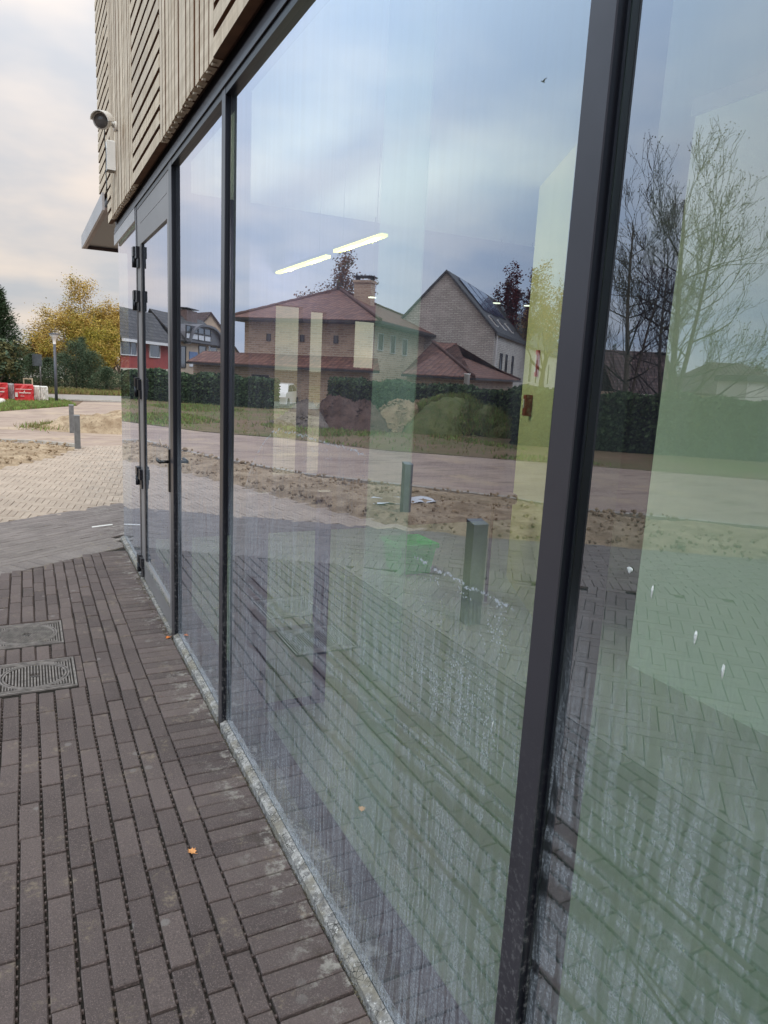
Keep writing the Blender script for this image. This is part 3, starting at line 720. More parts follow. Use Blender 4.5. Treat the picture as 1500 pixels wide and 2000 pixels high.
# upper cladding
XC = 0.650; Z_C = 2.635; Z_T = 5.9
b = MB(); b.box(0.690, 0.80, -3.0, 6.46, Z_C + 0.02, Z_T); b.box(0.690, 0.80, 6.461, 7.14, 2.92, Z_T); b.obj('upper_wall', M_BACK, bld)
b = MB(); b.box(0.80, 7.2, -3.0, 6.45, 3.2, Z_T); b.obj('upper_block', M_BACK, bld)
def panel(kind_, y0, y1, z0=Z_C, z1=Z_T, sub=None):
    b = MB(); b.box(0.6860, 0.6895, y0 + 0.01, y1 - 0.01, z0 + 0.015, z1); p = b.obj('cladding_panel', M_BACK, bld)
    if kind_ == 'v':
        n = max(1, round((y1 - y0) / 0.083)); pt = (y1 - y0) / n
        for i in range(n):
            b = MB(); ya = y0 + i * pt + 0.004; w = pt - R.uniform(0.014, 0.019); dz = R.uniform(-0.004, 0.004); dx = R.uniform(-0.002, 0.002)
            b.box(XC + dx, 0.6855, ya, ya + w, z0 + dz, z1); b.m = [0, 0, 1, 1, 0, 1]
            b.obj('batten', [M_WOOD, M_WOOD_S], p)
        b = MB()
        for i in range(n): ya = y0 + i * pt + 0.02; b.box(XC + 0.004, XC + 0.018, ya + 0.012, ya + 0.026, z0 - 0.012, z0 - 0.005)
        b.obj('batten_clips', M_WOOD, p, kind='stuff')
    else:
        n = int((z1 - z0) / 0.0855)
        for i in range(n):
            b = MB(); za = z0 + i * 0.0855 + R.uniform(-0.002, 0.002); dx = R.uniform(-0.002, 0.002)
            b.box(XC + dx, 0.6855, y0 + 0.004, y1 - 0.004, za, za + 0.060); b.m = [1, 1, 0, 0, 0, 1]
            b.obj('batten', [M_WOOD, M_WOOD_S], p)
panel('v', 2.81, 3.955); panel('h', 3.955, 4.955); panel('v', 4.955, 6.22); panel('h', 6.22, 6.475)
panel('h', 6.476, 7.15, 2.90); panel('h', 1.65, 2.81); panel('v', 0.5, 1.65)
# canopy running on past the corner
can = MB()
z0, z1 = 2.742, 2.875
can.box(0.612, 0.630, 6.50, 8.88, z0, z1)
can.obj('canopy_fascia', M_CANOPY, bld)
b = MB(); b.box(0.630, 0.665, 6.50, 8.86, z0 + 0.002, z0 + 0.02); b.box(0.631, 3.2, 8.862, 8.88, z0 + 0.001, z1)
b.obj('canopy_edge', plain('brown_edge_trim', (0.16, 0.12, 0.11), 0.5, 0.2, var=0.1), bld)
b = MB(); b.box(0.666, 3.2, 6.48, 8.860, z0 + 0.03, z1 - 0.002); b.obj('canopy_soffit', M_FRAME_D, bld)

# ------------------------------------------------------------------ rooms behind the glass
def wallmat(n, c, v=0.05): return plain(n, c, 0.8, var=v, scale=0.8)
M_IFLOOR = plain('pale_green_floor_cast', (0.40, 0.46, 0.40), 0.4, var=0.08, scale=2)
M_IWALL = wallmat('pale_plaster', (0.72, 0.76, 0.68))
M_IYEL = wallmat('yellow_plaster', (0.47, 0.45, 0.25))
M_IDARK = wallmat('dark_violet_plaster', (0.045, 0.035, 0.095))
M_ICEIL = wallmat('ceiling_panels', (0.50, 0.52, 0.54))
b = MB(); b.box(0.915, 7, -3, 6.40, -0.05, -0.002); b.obj('interior_floor', M_IFLOOR, None, kind='structure')
b = MB(); b.box(0.801, 0.914, -3, 6.40, -0.05, -0.006); b.obj('floor_gutter', M_IDARK, None, kind='structure')
b = MB(); b.box(0.801, 7, -3, 6.40, 2.95, 3.15); b.obj('ceiling', M_ICEIL, None, kind='structure')
b = MB(); b.box(7.0, 7.15, -3, 6.45, -0.05, 3.15); b.box(0.801, 7, -3.15, -3.0, -0.05, 3.15); b.obj('interior_wall', M_IDARK, None, kind='structure')
# end wall with window openings that look out to daylight
YE = 6.41
def ex(px, py): p = at_y(px, py, YE); return p[0], p[2]
ops = []
for (pa, pb, ya, yb, yc, yd) in ((535, 587, 590, 603, 930, 930), (602, 633, 604, 612, 930, 925), (687, 733, 622, 632, 715, 722)):
    xa = ex(pa, 800)[0]; xb = ex(pb, 800)[0]; ops.append((xa, xb, ex((pa + pb) / 2, (yc + yd) / 2)[1], ex((pa + pb) / 2, (ya + yb) / 2)[1]))
b = MB(); cx = 0.801
for (xa, xb, za, zb) in ops:
    b.box(cx, xa, YE, YE + 0.12, -0.05, 3.2); b.box(xa, xb, YE, YE + 0.12, -0.05, za); b.box(xa, xb, YE, YE + 0.12, zb, 3.2); cx = xb
b.box(cx, 7, YE, YE + 0.12, -0.05, 3.2); b.obj('interior_end_wall', M_IDARK, None, kind='structure')
b = MB(); b.box(3.0, 3.1, -3, 2.74, -0.002, 2.87); b.obj('interior_partition', M_IWALL, None, kind='structure')
b = MB(); b.box(2.985, 3.1, -3, 2.755, 2.871, 2.949); b.obj('interior_bulkhead', M_ICEIL, None, kind='structure')
a0, a1 = Vector((3.42, 4.48, 0)), Vector((2.98, 3.58, 0)); u = (a1 - a0).normalized(); w = Vector((-u.y, u.x, 0)); w = w if w.x > 0 else -w
b = MB(); b.box(0, (a1 - a0).length, 0, 0.1, -0.002, 2.949, lambda v: a0 + u * v[0] + w * v[1] + Vector((0, 0, v[2]))); b.obj('interior_partition', M_IYEL, None, kind='structure')
# added translucent strip, made up to give the pale band across the pane
m = NT('pale_band_film'); tr = m.n('ShaderNodeBsdfTransparent'); tr.inputs[0].default_value = (0.95, 1.0, 0.97, 1); mx = m.n('ShaderNodeMixShader'); mx.inputs[0].default_value = 0.30
m.done((0.74, 0.80, 0.74), 0.6); m.l(tr.outputs[0], mx.inputs[1]); m.l(m.b.outputs[0], mx.inputs[2]); m.l(mx.outputs[0], m.out.inputs[0]); M_FILM = m.mat
t = thing('pale_band_strip', (0.95, 1.86, 0), 'added pale translucent strip, full height behind the large pane', 'translucent_strip')
b = MB(); b.box(0, 0.004, -0.14, 0.13, 0.03, 2.90); b.obj('translucent_film', M_FILM, t)
b = MB(); b.box(-0.01, 0.014, -0.15, 0.14, 2.901, 2.945); b.obj('strip_top_bar', M_CANOPY, t)
# violet metal frame behind the glass
t = thing('metal_frame', (0.92, 2.93, 0), 'dark violet metal frame standing on the floor behind the glass', 'metal frame')
for x0, x1, z0, z1, nm in ((0.235, 0.295, 0, 1.02, 'post'), (0.0, 0.235, 0.0, 0.035, 'bottom_rail'), (-0.09, 0.0, 0.0, 1.02, 'post'), ):
    b = MB(); b.box(x0, x1, -0.02, 0.02, z0, z1); b.obj(nm, M_IDARK if False else plain('violet_lacquer', (0.03, 0.02, 0.16), 0.4, var=0.1), t)
b = MB(); b.box(0.001, 0.234, -0.006, 0.006, 0.036, 0.40); b.obj('lower_panel', wallmat('pale_panel', (0.55, 0.60, 0.52)), t)
# green crate
gp = ground(790, 1118)
t = thing('green_crate', (2.72, 4.86, 0), 'bright green plastic crate on the floor behind the glass', 'crate')
b = MB()
for (s0, s1, z0, z1) in ((0.13, 0.16, 0.0, 0.24),):
    vs = [(-s0, -s0, z0), (s0, -s0, z0), (s0, s0, z0), (-s0, s0, z0), (-s1, -s1, z1), (s1, -s1, z1), (s1, s1, z1), (-s1, s1, z1)]
    b.mesh(vs, [(0, 3, 2, 1), (0, 1, 5, 4), (1, 2, 6, 5), (2, 3, 7, 6), (3, 0, 4, 7)])
M_GREEN = plain('green_plastic', (0.02, 0.72, 0.11), 0.4, var=0.1)
b.obj('crate_body', M_GREEN, t)
b = MB(); s_ = 0.175
b.box(-s_, s_, -s_, -0.155, 0.215, 0.25); b.box(-s_, s_, 0.155, s_, 0.215, 0.25); b.box(-s_, -0.155, -0.155, 0.155, 0.215, 0.25); b.box(0.155, s_, -0.155, 0.155, 0.215, 0.25)
b.obj('crate_rim', M_GREEN, t)
# high table with rounded end
t = thing('high_table', (2.86, 3.96, 0), 'tall slim table with rounded dark top in front of yellow wall', 'table')
b = MB(); vs = []
tp0, tp1 = Vector(at_x(938, 962, 2.86)), Vector(at_x(1003, 962, 2.86)); zt = tp0.z
for sgn in (0, 1):
    pass
L_ = 0.62; n = 12; out = [(-0.16, -L_), (0.16, -L_)] + [(0.16 * math.cos(a), 0.16 * math.sin(a)) for a in [math.pi * k / n for k in range(n + 1)]]
for z in (zt - 0.03, zt + 0.02): vs += [(x, y, z) for x, y in out]
k = len(out); b.mesh(vs, [tuple(range(k - 1, -1, -1)), tuple(range(k, 2 * k))] + [(i, (i + 1) % k, k + (i + 1) % k, k + i) for i in range(k)])
b.obj('tabletop', plain('dark_laminate', (0.06, 0.045, 0.06), 0.4, var=0.1), t)
b = MB(); b.tube([(0, 0, 0), (0, 0, zt - 0.031)], 0.012, 8); b.obj('leg', M_FRAME_D, t)
t.rotation_euler[2] = math.radians(-135)
# ceiling lights
for i, (pa, pb) in enumerate((((545, 535), (638, 503)), ((662, 494), (745, 461)))):
    r0 = ray(*pa); r1 = ray(*pb); p0 = org(0) + r0 * ((2.38 - EYE) / r0[2]); p1 = org(0) + r1 * ((2.38 - EYE) / r1[2])
    x = (p0[0] + p1[0]) / 2; c = (p0[1] + p1[1]) / 2; l = abs(p0[1] - p1[1]) / 2
    t = thing('ceiling_light', (x, c, 2.38), ('farther' if i == 0 else 'nearer') + ' of two lit yellow strip lights hanging behind the glass', 'strip light', 'hanging strip lights')
    b = MB(); b.box(-0.022, 0.022, -l, l, 0, 0.018); b.obj('tube', M_TUBE, t)
    b = MB(); b.box(-0.025, 0.025, -l, l, 0.019, 0.04); b.obj('housing', M_FRAME_D, t)
    for q in (-l * 0.5, l * 0.5):
        ld = D.lights.new('strip_lamp', 'POINT'); ld.energy = 20; ld.shadow_soft_size = 0.02; ld.color = (1.0, 0.96, 0.78); link('lamp', ld, t, loc=(0, q, -0.03))
    for q in (-l * 0.7, l * 0.7):
        b = MB(); b.tube([(0, q, 0.041), (0, q, 0.569)], 0.002, 5); b.obj('wire', M_FRAME_D, t)
for i, (px, py, lab) in enumerate(((727, 582, 'small lit downlight seen over the villa chimney reflection'), (970, 593, 'small lit downlight before the solar panels'), (1030, 598, 'small lit downlight beside the orange tree reflection'))):
    r0 = ray(px, py); p = org(0) + r0 * (6.2 / r0[1])
    t = thing('ceiling_light', p, lab, 'downlight', 'small ceiling lights')
    b = MB(); b.lathe([(0.001, 0), (0.038, 0), (0.038, 0.008), (0.001, 0.008)], (0, 0, 0), 14); b.obj('lamp_disc', M_DISC, t)
    b = MB(); b.tube([(0, 0, 0.0085), (0, 0, 2.949 - p[2])], 0.006, 6); b.obj('housing', M_FRAME_D, t)
pb = at_x(1037, 792, 3.2)
def onyel(px, py):
    r = ray(px, py); o = org(0); n = np.array([w.x, w.y, 0]); tt = ((np.array([*a0]) - o) @ n) / (r @ n); return Vector(o + r * tt)
q = onyel(1037, 792)
b = MB(); b.box(-0.045, 0.045, -0.05, -0.002, -0.075, 0.075, lambda v: u * v[0] + w * v[1] + Vector((0, 0, v[2])))
t = thing('call_point', q, 'small dark red box on the yellow wall behind the glass', 'alarm box')
b.obj('box_body', plain('dark_red_plastic', (0.22, 0.035, 0.02), 0.4), t)
b = MB(); b.box(-0.012, 0.012, -0.056, -0.051, -0.02, 0.045, lambda v: u * v[0] + w * v[1] + Vector((0, 0, v[2]))); b.obj('box_window', M_WHITEP, t)
q = onyel(1052, 710)
t = thing('wall_sign', q, 'narrow red framed sign high on the yellow wall', 'sign')
b = MB(); b.box(-0.03, 0.03, -0.02, -0.002, -0.09, 0.09, lambda v: u * v[0] + w * v[1] + Vector((0, 0, v[2]))); b.obj('sign_board', plain('red_sign_paint', (0.45, 0.05, 0.04), 0.5), t)
b = MB(); b.box(-0.015, 0.015, -0.024, -0.021, -0.06, 0.06, lambda v: u * v[0] + w * v[1] + Vector((0, 0, v[2]))); b.obj('sign_face', M_WHITEP, t)

# bird droppings on the right pane
M_DROP = plain('chalky_dropping', (0.50, 0.52, 0.50), 0.9, var=0.35, scale=220)
def blob(px, py, l, wd, lab):
    p = at_x(px, py, GX - 0.001); b = MB(); n = 12
    pts = [(math.sin(2 * math.pi * k / n) * wd * (0.6 + 0.4 * math.cos(2 * math.pi * k / n)) * R.uniform(0.8, 1.2), math.cos(2 * math.pi * k / n) * l) for k in range(n)]
    vs = [(0, a, c) for a, c in pts] + [(-0.0018, a * 0.6, c * 0.6) for a, c in pts]
    b.mesh(vs, [(i, (i + 1) % n, n + (i + 1) % n, n + i) for i in range(n)] + [tuple(range(n, 2 * n))], True)
    o = b.obj('bird_dropping', M_DROP, None, label=lab, cat='bird dropping', group='white droppings on the right pane', loc=p)
for a in ((1230, 1114, 0.006, 0.009, 'topmost white dropping on the right pane, beside the dark mullion'), (1274, 1156, 0.012, 0.003, 'short white dropping, second from the top on the right pane'),
          (1358, 1246, 0.012, 0.004, 'white dropping in the middle of the right pane run'), (1412, 1312, 0.012, 0.0045, 'lowest long white dropping on the right pane'), (963, 1415, 0.008, 0.0025, 'small white dropping low on the large pane near the mullion')): blob(a[0], a[1], a[2] * 0.8, a[3] * 0.8, a[4])

# ------------------------------------------------------------------ security camera and box
M_CAMW = plain('white_camera_shell', (0.72, 0.70, 0.67), 0.35, var=0.04)
cp = Vector((0.53, 5.62, 0)); cp = Vector(at_x(200, 236, 0.52))
t = thing('security_camera', cp, 'white bullet security camera with dark lens on the cladding corner', 'camera')
t.scale = (0.74, 0.74, 0.74); b = MB(); ax = Vector((-0.35, -0.9, -0.28)).normalized()
pts = [ax * -0.13, ax * -0.12, ax * -0.04, ax * 0.05]; b.tube(pts, [0.03, 0.055, 0.068, 0.070], 18); b.obj('camera_body', M_CAMW, t)
b = MB(); b.tube([ax * 0.0505, ax * 0.062], [0.060, 0.055], 18); b.obj('lens', plain('smoked_lens', (0.09, 0.085, 0.085), 0.15, var=0.05), t)
b = MB(); sh = []
sd = ax.cross(Vector((0, 0, 1))).normalized(); upv = sd.cross(ax)
vs = []; n = 10
for d in (-0.10, 0.10):
    for k in range(n + 1):
        a = math.pi * k / n; vs.append(ax * d + sd * math.cos(a) * 0.079 + upv * (math.sin(a) * 0.079 + 0.004))
for d in (-0.10, 0.10):
    for k in range(n + 1):
        a = math.pi * k / n; vs.append(ax * d + sd * math.cos(a) * 0.074 + upv * (math.sin(a) * 0.074 + 0.002))
N1 = n + 1
fs = [(k, k + 1, N1 + k + 1, N1 + k) for k in range(n)] + [(2 * N1 + k, 3 * N1 + k, 3 * N1 + k + 1, 2 * N1 + k + 1) for k in range(n)] + [(N1 + k, N1 + k + 1, 3 * N1 + k + 1, 3 * N1 + k) for k in range(n)]
b.mesh(vs, fs, True); b.obj('sun_shield', M_CAMW, t)
wq = Vector((XC - 0.001, cp.y + 0.10, cp.z + 0.0)) - cp
b = MB(); b.tube([ax * -0.125, ax * -0.15 + Vector((0.03, 0, 0.0)), wq + Vector((-0.02, 0, 0))], 0.018, 10); b.obj('bracket_arm', M_CAMW, t)
b = MB(); b.tube([wq + Vector((-0.022, 0, 0)), wq + Vector((0.0, 0, 0))], 0.045, 16); b.obj('wall_plate', M_CAMW, t)
jp = Vector(at_x(216, 306, XC - 0.03))
t = thing('junction_box', jp, 'small white junction box with loose black cable below the camera', 'junction box')
b = MB(); b.cbox(-0.03, 0.028, -0.05, 0.05, -0.10, 0.10, 0.006); b.obj('box_body', M_CAMW, t)
b = MB()
for zz in (-0.05, 0.0, 0.05): b.tube([(-0.034, 0.0, zz), (-0.0305, 0.0, zz)], 0.008, 8)
b.obj('screw_caps', M_WHITEP, t)
b = MB(); top = cp + wq + Vector((-0.03, -0.05, -0.03)) - jp
b.tube([top, (-0.035, -0.06, 0.25), (-0.045, -0.055, 0.12), (-0.036, -0.05, 0.0), (-0.038, -0.045, -0.08), (-0.036, -0.02, -0.15), (-0.036, -0.05, -0.21), (-0.036, -0.01, -0.245), (-0.036, -0.08, -0.25), (-0.036, -0.045, -0.19), (-0.036, 0.0, -0.101)], 0.0035, 6)
b.obj('cable', M_BLACKP, t)

# ------------------------------------------------------------------ bollards
def bollard(x, y, hgt, lab, w_=0.045):
    t = thing('bollard', (x, y, 0), lab, 'bollard', 'square grey bollards along the paving', R.uniform(-0.1, 0.1))
    b = MB(); b.box(-w_, w_, -w_, w_, -0.02, hgt); b.obj('post', M_STEEL, t)
    b = MB(); b.mesh([(-w_ - .002, -w_ - .002, hgt + .001), (w_ + .002, -w_ - .002, hgt + .001), (w_ + .002, w_ + .002, hgt + .001), (-w_ - .002, w_ + .002, hgt + .001), (-w_ - .002, -w_ - .002, hgt + 0.012), (w_ + .002, -w_ - .002, hgt + 0.012), (w_ + .002, w_ + .002, hgt + 0.03), (-w_ - .002, w_ + .002, hgt + 0.03)],
                     [(0, 3, 2, 1), (4, 5, 6, 7), (0, 1, 5, 4), (1, 2, 6, 5), (2, 3, 7, 6), (3, 0, 4, 7)]); b.obj('cap', M_STEEL, t)
    return t
bollard(0.77, 13.5, 0.56, 'grey square bollard at the kerb, the nearer of the two beside the glass corner')
bollard(0.84, 16.5, 0.56, 'grey square bollard on the paving, the farther of the two beside the glass corner')
def mheight(px, py, base):      # height of a reflected point over a known foot
    r = rdir(px, py, True); o = org(True); d = math.hypot(base[0] - o[0], base[1] - o[1]); return o[2] + r[2] / math.hypot(r[0], r[1]) * d
p = ground(790, 1012, True); bollard(p[0], p[1], mheight(790, 908, p), 'grey square bollard on the sand, reflected left of the green crate')
p = ground(918, 1215, True); tb = bollard(p[0], p[1], mheight(920, 1024, p), 'tall square post reflected in the large pane near the mullion', 0.05)
b = MB()
for z in (0.42, 0.25): b.tube([(-0.0515, -0.01, z), (-0.0505, -0.01, z)], 0.009, 10)
b.obj('bolt', M_BLACKP, tb)

# ------------------------------------------------------------------ vegetation
def leafmat(name, c1, c2, rough=0.75):
    m = NT(name); p = m.pos(); at = m.n('ShaderNodeAttribute', attribute_name='tone', attribute_type='GEOMETRY').outputs['Fac']
    c = m.mix(at, c1, c2); m.done(c, rough, 0, 0.3)
    m.b.inputs['Transmission Weight'].default_value = 0.0
    return m.mat
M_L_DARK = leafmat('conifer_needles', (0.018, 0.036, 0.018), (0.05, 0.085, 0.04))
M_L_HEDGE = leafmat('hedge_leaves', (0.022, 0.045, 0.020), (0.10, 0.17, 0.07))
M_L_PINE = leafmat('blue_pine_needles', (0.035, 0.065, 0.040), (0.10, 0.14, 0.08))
M_L_YEL = leafmat('golden_leaves', (0.27, 0.165, 0.03), (0.60, 0.43, 0.12))
M_L_YG = leafmat('yellow_green_leaves', (0.13, 0.13, 0.02), (0.42, 0.33, 0.05))
M_L_BRN = leafmat('rust_leaves', (0.10, 0.04, 0.015), (0.27, 0.13, 0.05))
M_L_RED = leafmat('dark_red_leaves', (0.055, 0.010, 0.014), (0.14, 0.03, 0.03))
M_L_ORG = leafmat('orange_leaves', (0.20, 0.10, 0.03), (0.38, 0.21, 0.07))
M_L_OLV = leafmat('olive_leaves', (0.07, 0.075, 0.03), (0.17, 0.16, 0.07))
M_BARK = plain('grey_brown_bark', (0.11, 0.09, 0.075), 0.95, var=0.35, scale=18, bump=0.5)
M_BARKD = plain('dark_bark', (0.045, 0.036, 0.032), 0.95, var=0.35, scale=18)
def grow(b, p, d, r, l, depth, rnd, tips, spread=0.5, up=0.1, kids=(2, 3), sides=5, shrink=0.74, rmin=0.004, wob=0.12):
    segs = 3; pts = [p]; rad = [r]; q = Vector(p); dd = Vector(d)
    for i in range(segs):
        dd = (dd + Vector((rnd.gauss(0, wob), rnd.gauss(0, wob), rnd.gauss(0, wob) + up * 0.3))).normalized(); q = q + dd * (l / segs); pts.append(q.copy()); rad.append(max(rmin, r * (1 - 0.32 * (i + 1) / segs)))
    b.tube(pts, rad, max(3, sides), cap=False)
    if depth == 0: tips.append((pts[-1], dd)); return
    for k in range(rnd.randint(*kids)):
        ax_ = dd.cross(Vector((rnd.gauss(0, 1), rnd.gauss(0, 1), rnd.gauss(0, 1)))).normalized()
        nd = (Matrix.Rotation(rnd.uniform(0.5, 1.3) * spread, 3, ax_) @ dd + Vector((0, 0, up))).normalized()
        st = pts[-1] if k == 0 else pts[rnd.randint(1, segs)]
        grow(b, st, nd, max(rmin, rad[-1] * (0.8 if k == 0 else 0.6)), l * shrink * rnd.uniform(0.8, 1.15), depth - 1, rnd, tips, spread, up, kids, max(3, sides - 1), shrink, rmin, wob)
    if depth <= 2: tips.append((pts[-1], dd))
def leaves(b, c, rad, n, size, rnd, squash=1.0):
    for i in range(n):
        v = Vector((rnd.gauss(0, 1), rnd.gauss(0, 1), rnd.gauss(0, 1) * squash)) * rad * 0.55
        q = Vector(c) + v; s_ = size * rnd.uniform(0.6, 1.4); a = Vector((rnd.gauss(0, 1), rnd.gauss(0, 1), rnd.gauss(0, 1))).normalized()
        u_ = a.cross(Vector((0.3, 0.5, 0.8))).normalized() * s_; w_ = a.cross(u_).normalized() * s_ * 0.6
        b.tone = min(1, max(0, 0.5 + 0.3 * rnd.gauss(0, 1)))
        b.poly([q - u_, q - w_, q + u_, q + w_])
def leafy_tree(base, H, RAD, mats, lab, name='autumn_tree', n=9000, size=0.07, depth=4, seed=1, group='autumn trees', trunk=0.35, spread=0.55, r0=None, crown_low=0.0, up=0.12, bark=None):
    rnd = random.Random(seed); t = thing(name, base, lab, 'tree', group)
    b = MB(); tips = []; r0 = r0 or H * 0.022
    th = H * trunk; pts = [Vector((0, 0, -0.1)), Vector((0.02 * H, 0, th * 0.5)), Vector((0.0, 0.01 * H, th))]
    b.tube(pts, [r0 * 1.2, r0, r0 * 0.85], 8, cap=False)
    l0 = (H - th) * 0.36
    for k in range(6):
        a = k * 1.05 + rnd.uniform(-0.3, 0.3); el_ = rnd.uniform(0.35, 1.3) if k else 1.5
        grow(b, pts[-1] - Vector((0, 0, rnd.uniform(0, 0.3) * th * (k > 0))), Vector((math.cos(a) * math.cos(el_), math.sin(a) * math.cos(el_), math.sin(el_))), r0 * 0.55, l0 * rnd.uniform(0.8, 1.1), depth, rnd, tips, spread, up)
    xs = [max(abs(p.x), abs(p.y)) for p, _ in tips]; sx = RAD / (sorted(xs)[int(len(xs) * 0.93)] + 1e-6); sz = (H) / max(p.z for p, _ in tips)
    b.v = [(x * (sx if z > th else 1 + (sx - 1) * max(0, z / th) ** 2), y * (sx if z > th else 1 + (sx - 1) * max(0, z / th) ** 2), z * sz) for x, y, z in b.v]
    b.obj('trunk', bark or M_BARK, t, uv=False)
    cr = MB(); per = max(3, n // max(1, len(tips)))
    for p, d in tips:
        q = Vector((p.x * sx, p.y * sx, p.z * sz))
        if q.z < crown_low: continue
        cr.cur = rnd.randrange(len(mats)) if rnd.random() < 0.35 else (0 if q.z + rnd.gauss(0, 0.1) * H > H * 0.5 else len(mats) - 1)
        leaves(cr, q, RAD * 0.16, per, size, rnd)
    cr.obj('crown', mats, t, uv=False); return t
def conifer(base, H, RAD, mat, lab, name='conifer', n=9000, size=0.05, seed=1, group=None, cat='conifer', pointy=1.0):
    rnd = random.Random(seed); t = thing(name, base, lab, cat, group)
    b = MB(); b.tube([(0, 0, -0.1), (0, 0, H * 0.95)], [H * 0.02, 0.01], 6); b.obj('trunk', M_BARKD, t, uv=False)
    cr = MB(); nb = max(40, n // 60)
    for i in range(nb):
        h_ = H * (0.03 + 0.95 * (i / nb)); a = i * 2.399 + rnd.uniform(-.3, .3); rr = RAD * (1 - (h_ / H) ** (1.0 * pointy)) * rnd.uniform(0.7, 1.1) + 0.03
        for k in range(60):
            f = rnd.random() ** 0.6
            q = Vector((math.cos(a) * rr * f, math.sin(a) * rr * f, h_ + rr * f * 0.22)) + Vector((rnd.gauss(0, 1), rnd.gauss(0, 1), rnd.gauss(0, 0.7))) * RAD * 0.09
            s_ = size * rnd.uniform(0.6, 1.4); d = Vector((math.cos(a) + rnd.gauss(0, .5), math.sin(a) + rnd.gauss(0, .5), 0.5 + rnd.gauss(0, .4))).normalized() * s_; w_ = d.cross(Vector((rnd.gauss(0, 1), rnd.gauss(0, 1), 1))).normalized() * s_ * 0.22
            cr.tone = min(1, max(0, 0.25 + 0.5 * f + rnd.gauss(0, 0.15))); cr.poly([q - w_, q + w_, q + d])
    cr.obj('crown', mat, t, uv=False); return t
def hedge(p0, p1, top, thick, mat, lab, n, size=0.05, seed=1, name='hedge', lumpy=0.13):
    rnd = random.Random(seed); p0 = Vector((*p0, 0)); p1 = Vector((*p1, 0)); d = p1 - p0; Ln = d.length; u_ = d.normalized(); w_ = Vector((-u_.y, u_.x, 0))
    t = thing(name, (0, 0, 0), lab, 'hedge', 'clipped hedges round the gardens')
    b = MB(); b.box(0, Ln, -thick * 0.38, thick * 0.38, -0.03, top - 0.08, lambda v: p0 + u_ * v[0] + w_ * v[1] + Vector((0, 0, v[2])))
    b.obj('branches', plain('hedge_core_' + str(seed), (0.012, 0.016, 0.009), 1), t)
    cr = MB()
    for i in range(n):
        s_ = rnd.random() * Ln; face = rnd.random(); lum = lumpy * (math.sin(s_ * 2.1) + math.sin(s_ * 5.3 + 1)) * 0.5
        if face < 0.25: y_ = rnd.uniform(-.5, .5) * thick; z = top + lum + rnd.gauss(0, 0.03)
        elif face < 0.92: y_ = (-0.5 if rnd.random() < 0.5 else 0.5) * thick + rnd.gauss(0, 0.035); z = rnd.random() * top
        else: s_ = (0 if rnd.random() < .5 else Ln) + rnd.gauss(0, .03); y_ = rnd.uniform(-.5, .5) * thick; z = rnd.random() * top
        q = p0 + u_ * s_ + w_ * y_ + Vector((0, 0, z)); k = size * rnd.uniform(0.6, 1.5)
        a = Vector((rnd.gauss(0, 1), rnd.gauss(0, 1), rnd.gauss(0, 1))).normalized(); e = a.cross(Vector((.3, .5, .8))).normalized() * k; f = a.cross(e).normalized() * k * 0.7
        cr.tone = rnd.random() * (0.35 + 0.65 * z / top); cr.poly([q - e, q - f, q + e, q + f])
    cr.obj('foliage', mat, t, uv=False); return t
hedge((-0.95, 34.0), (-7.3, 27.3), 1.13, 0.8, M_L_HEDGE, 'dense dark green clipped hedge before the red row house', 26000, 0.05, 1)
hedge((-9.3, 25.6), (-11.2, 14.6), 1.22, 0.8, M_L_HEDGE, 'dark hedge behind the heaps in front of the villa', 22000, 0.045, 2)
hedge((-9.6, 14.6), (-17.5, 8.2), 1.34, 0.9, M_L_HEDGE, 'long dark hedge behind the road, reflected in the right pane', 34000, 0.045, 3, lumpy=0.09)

# directly seen trees, bushes
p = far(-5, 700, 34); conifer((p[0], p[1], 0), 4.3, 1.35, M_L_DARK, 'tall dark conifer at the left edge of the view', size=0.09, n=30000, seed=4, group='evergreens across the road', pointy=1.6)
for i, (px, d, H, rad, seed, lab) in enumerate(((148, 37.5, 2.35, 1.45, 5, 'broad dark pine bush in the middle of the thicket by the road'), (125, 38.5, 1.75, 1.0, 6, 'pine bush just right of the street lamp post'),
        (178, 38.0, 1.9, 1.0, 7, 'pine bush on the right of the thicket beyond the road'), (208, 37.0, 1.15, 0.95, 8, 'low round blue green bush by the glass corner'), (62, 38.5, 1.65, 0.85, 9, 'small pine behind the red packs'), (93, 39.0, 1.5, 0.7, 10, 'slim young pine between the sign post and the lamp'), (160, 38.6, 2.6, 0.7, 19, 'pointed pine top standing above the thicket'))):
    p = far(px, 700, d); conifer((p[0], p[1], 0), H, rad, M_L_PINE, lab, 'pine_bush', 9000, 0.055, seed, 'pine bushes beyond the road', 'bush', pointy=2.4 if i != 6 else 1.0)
p = far(172, 700, 46); leafy_tree((p[0], p[1], 0), 5.8, 2.6, [M_L_YEL, M_L_YG], 'large golden autumn tree left of the glass corner', n=42000, size=0.042, seed=11, crown_low=0.8, trunk=0.18)
p = far(232, 700, 47); leafy_tree((p[0], p[1], 0), 4.9, 2.2, [M_L_YEL, M_L_YEL], 'orange yellow tree partly hidden by the glass corner', n=24000, size=0.042, seed=12, crown_low=0.4, trunk=0.15)
p = far(205, 700, 42); leafy_tree((p[0], p[1], 0), 3.6, 1.5, [M_L_YG, M_L_YEL], 'yellow green shrub in front of the golden tree', n=18000, size=0.04, seed=13, crown_low=0.2, trunk=0.12)
p = far(128, 700, 45); leafy_tree((p[0], p[1], 0), 2.9, 1.6, [M_L_YEL, M_L_BRN], 'low golden brown tree behind the street lamp', n=14000, size=0.042, seed=14, crown_low=0.3, trunk=0.15)
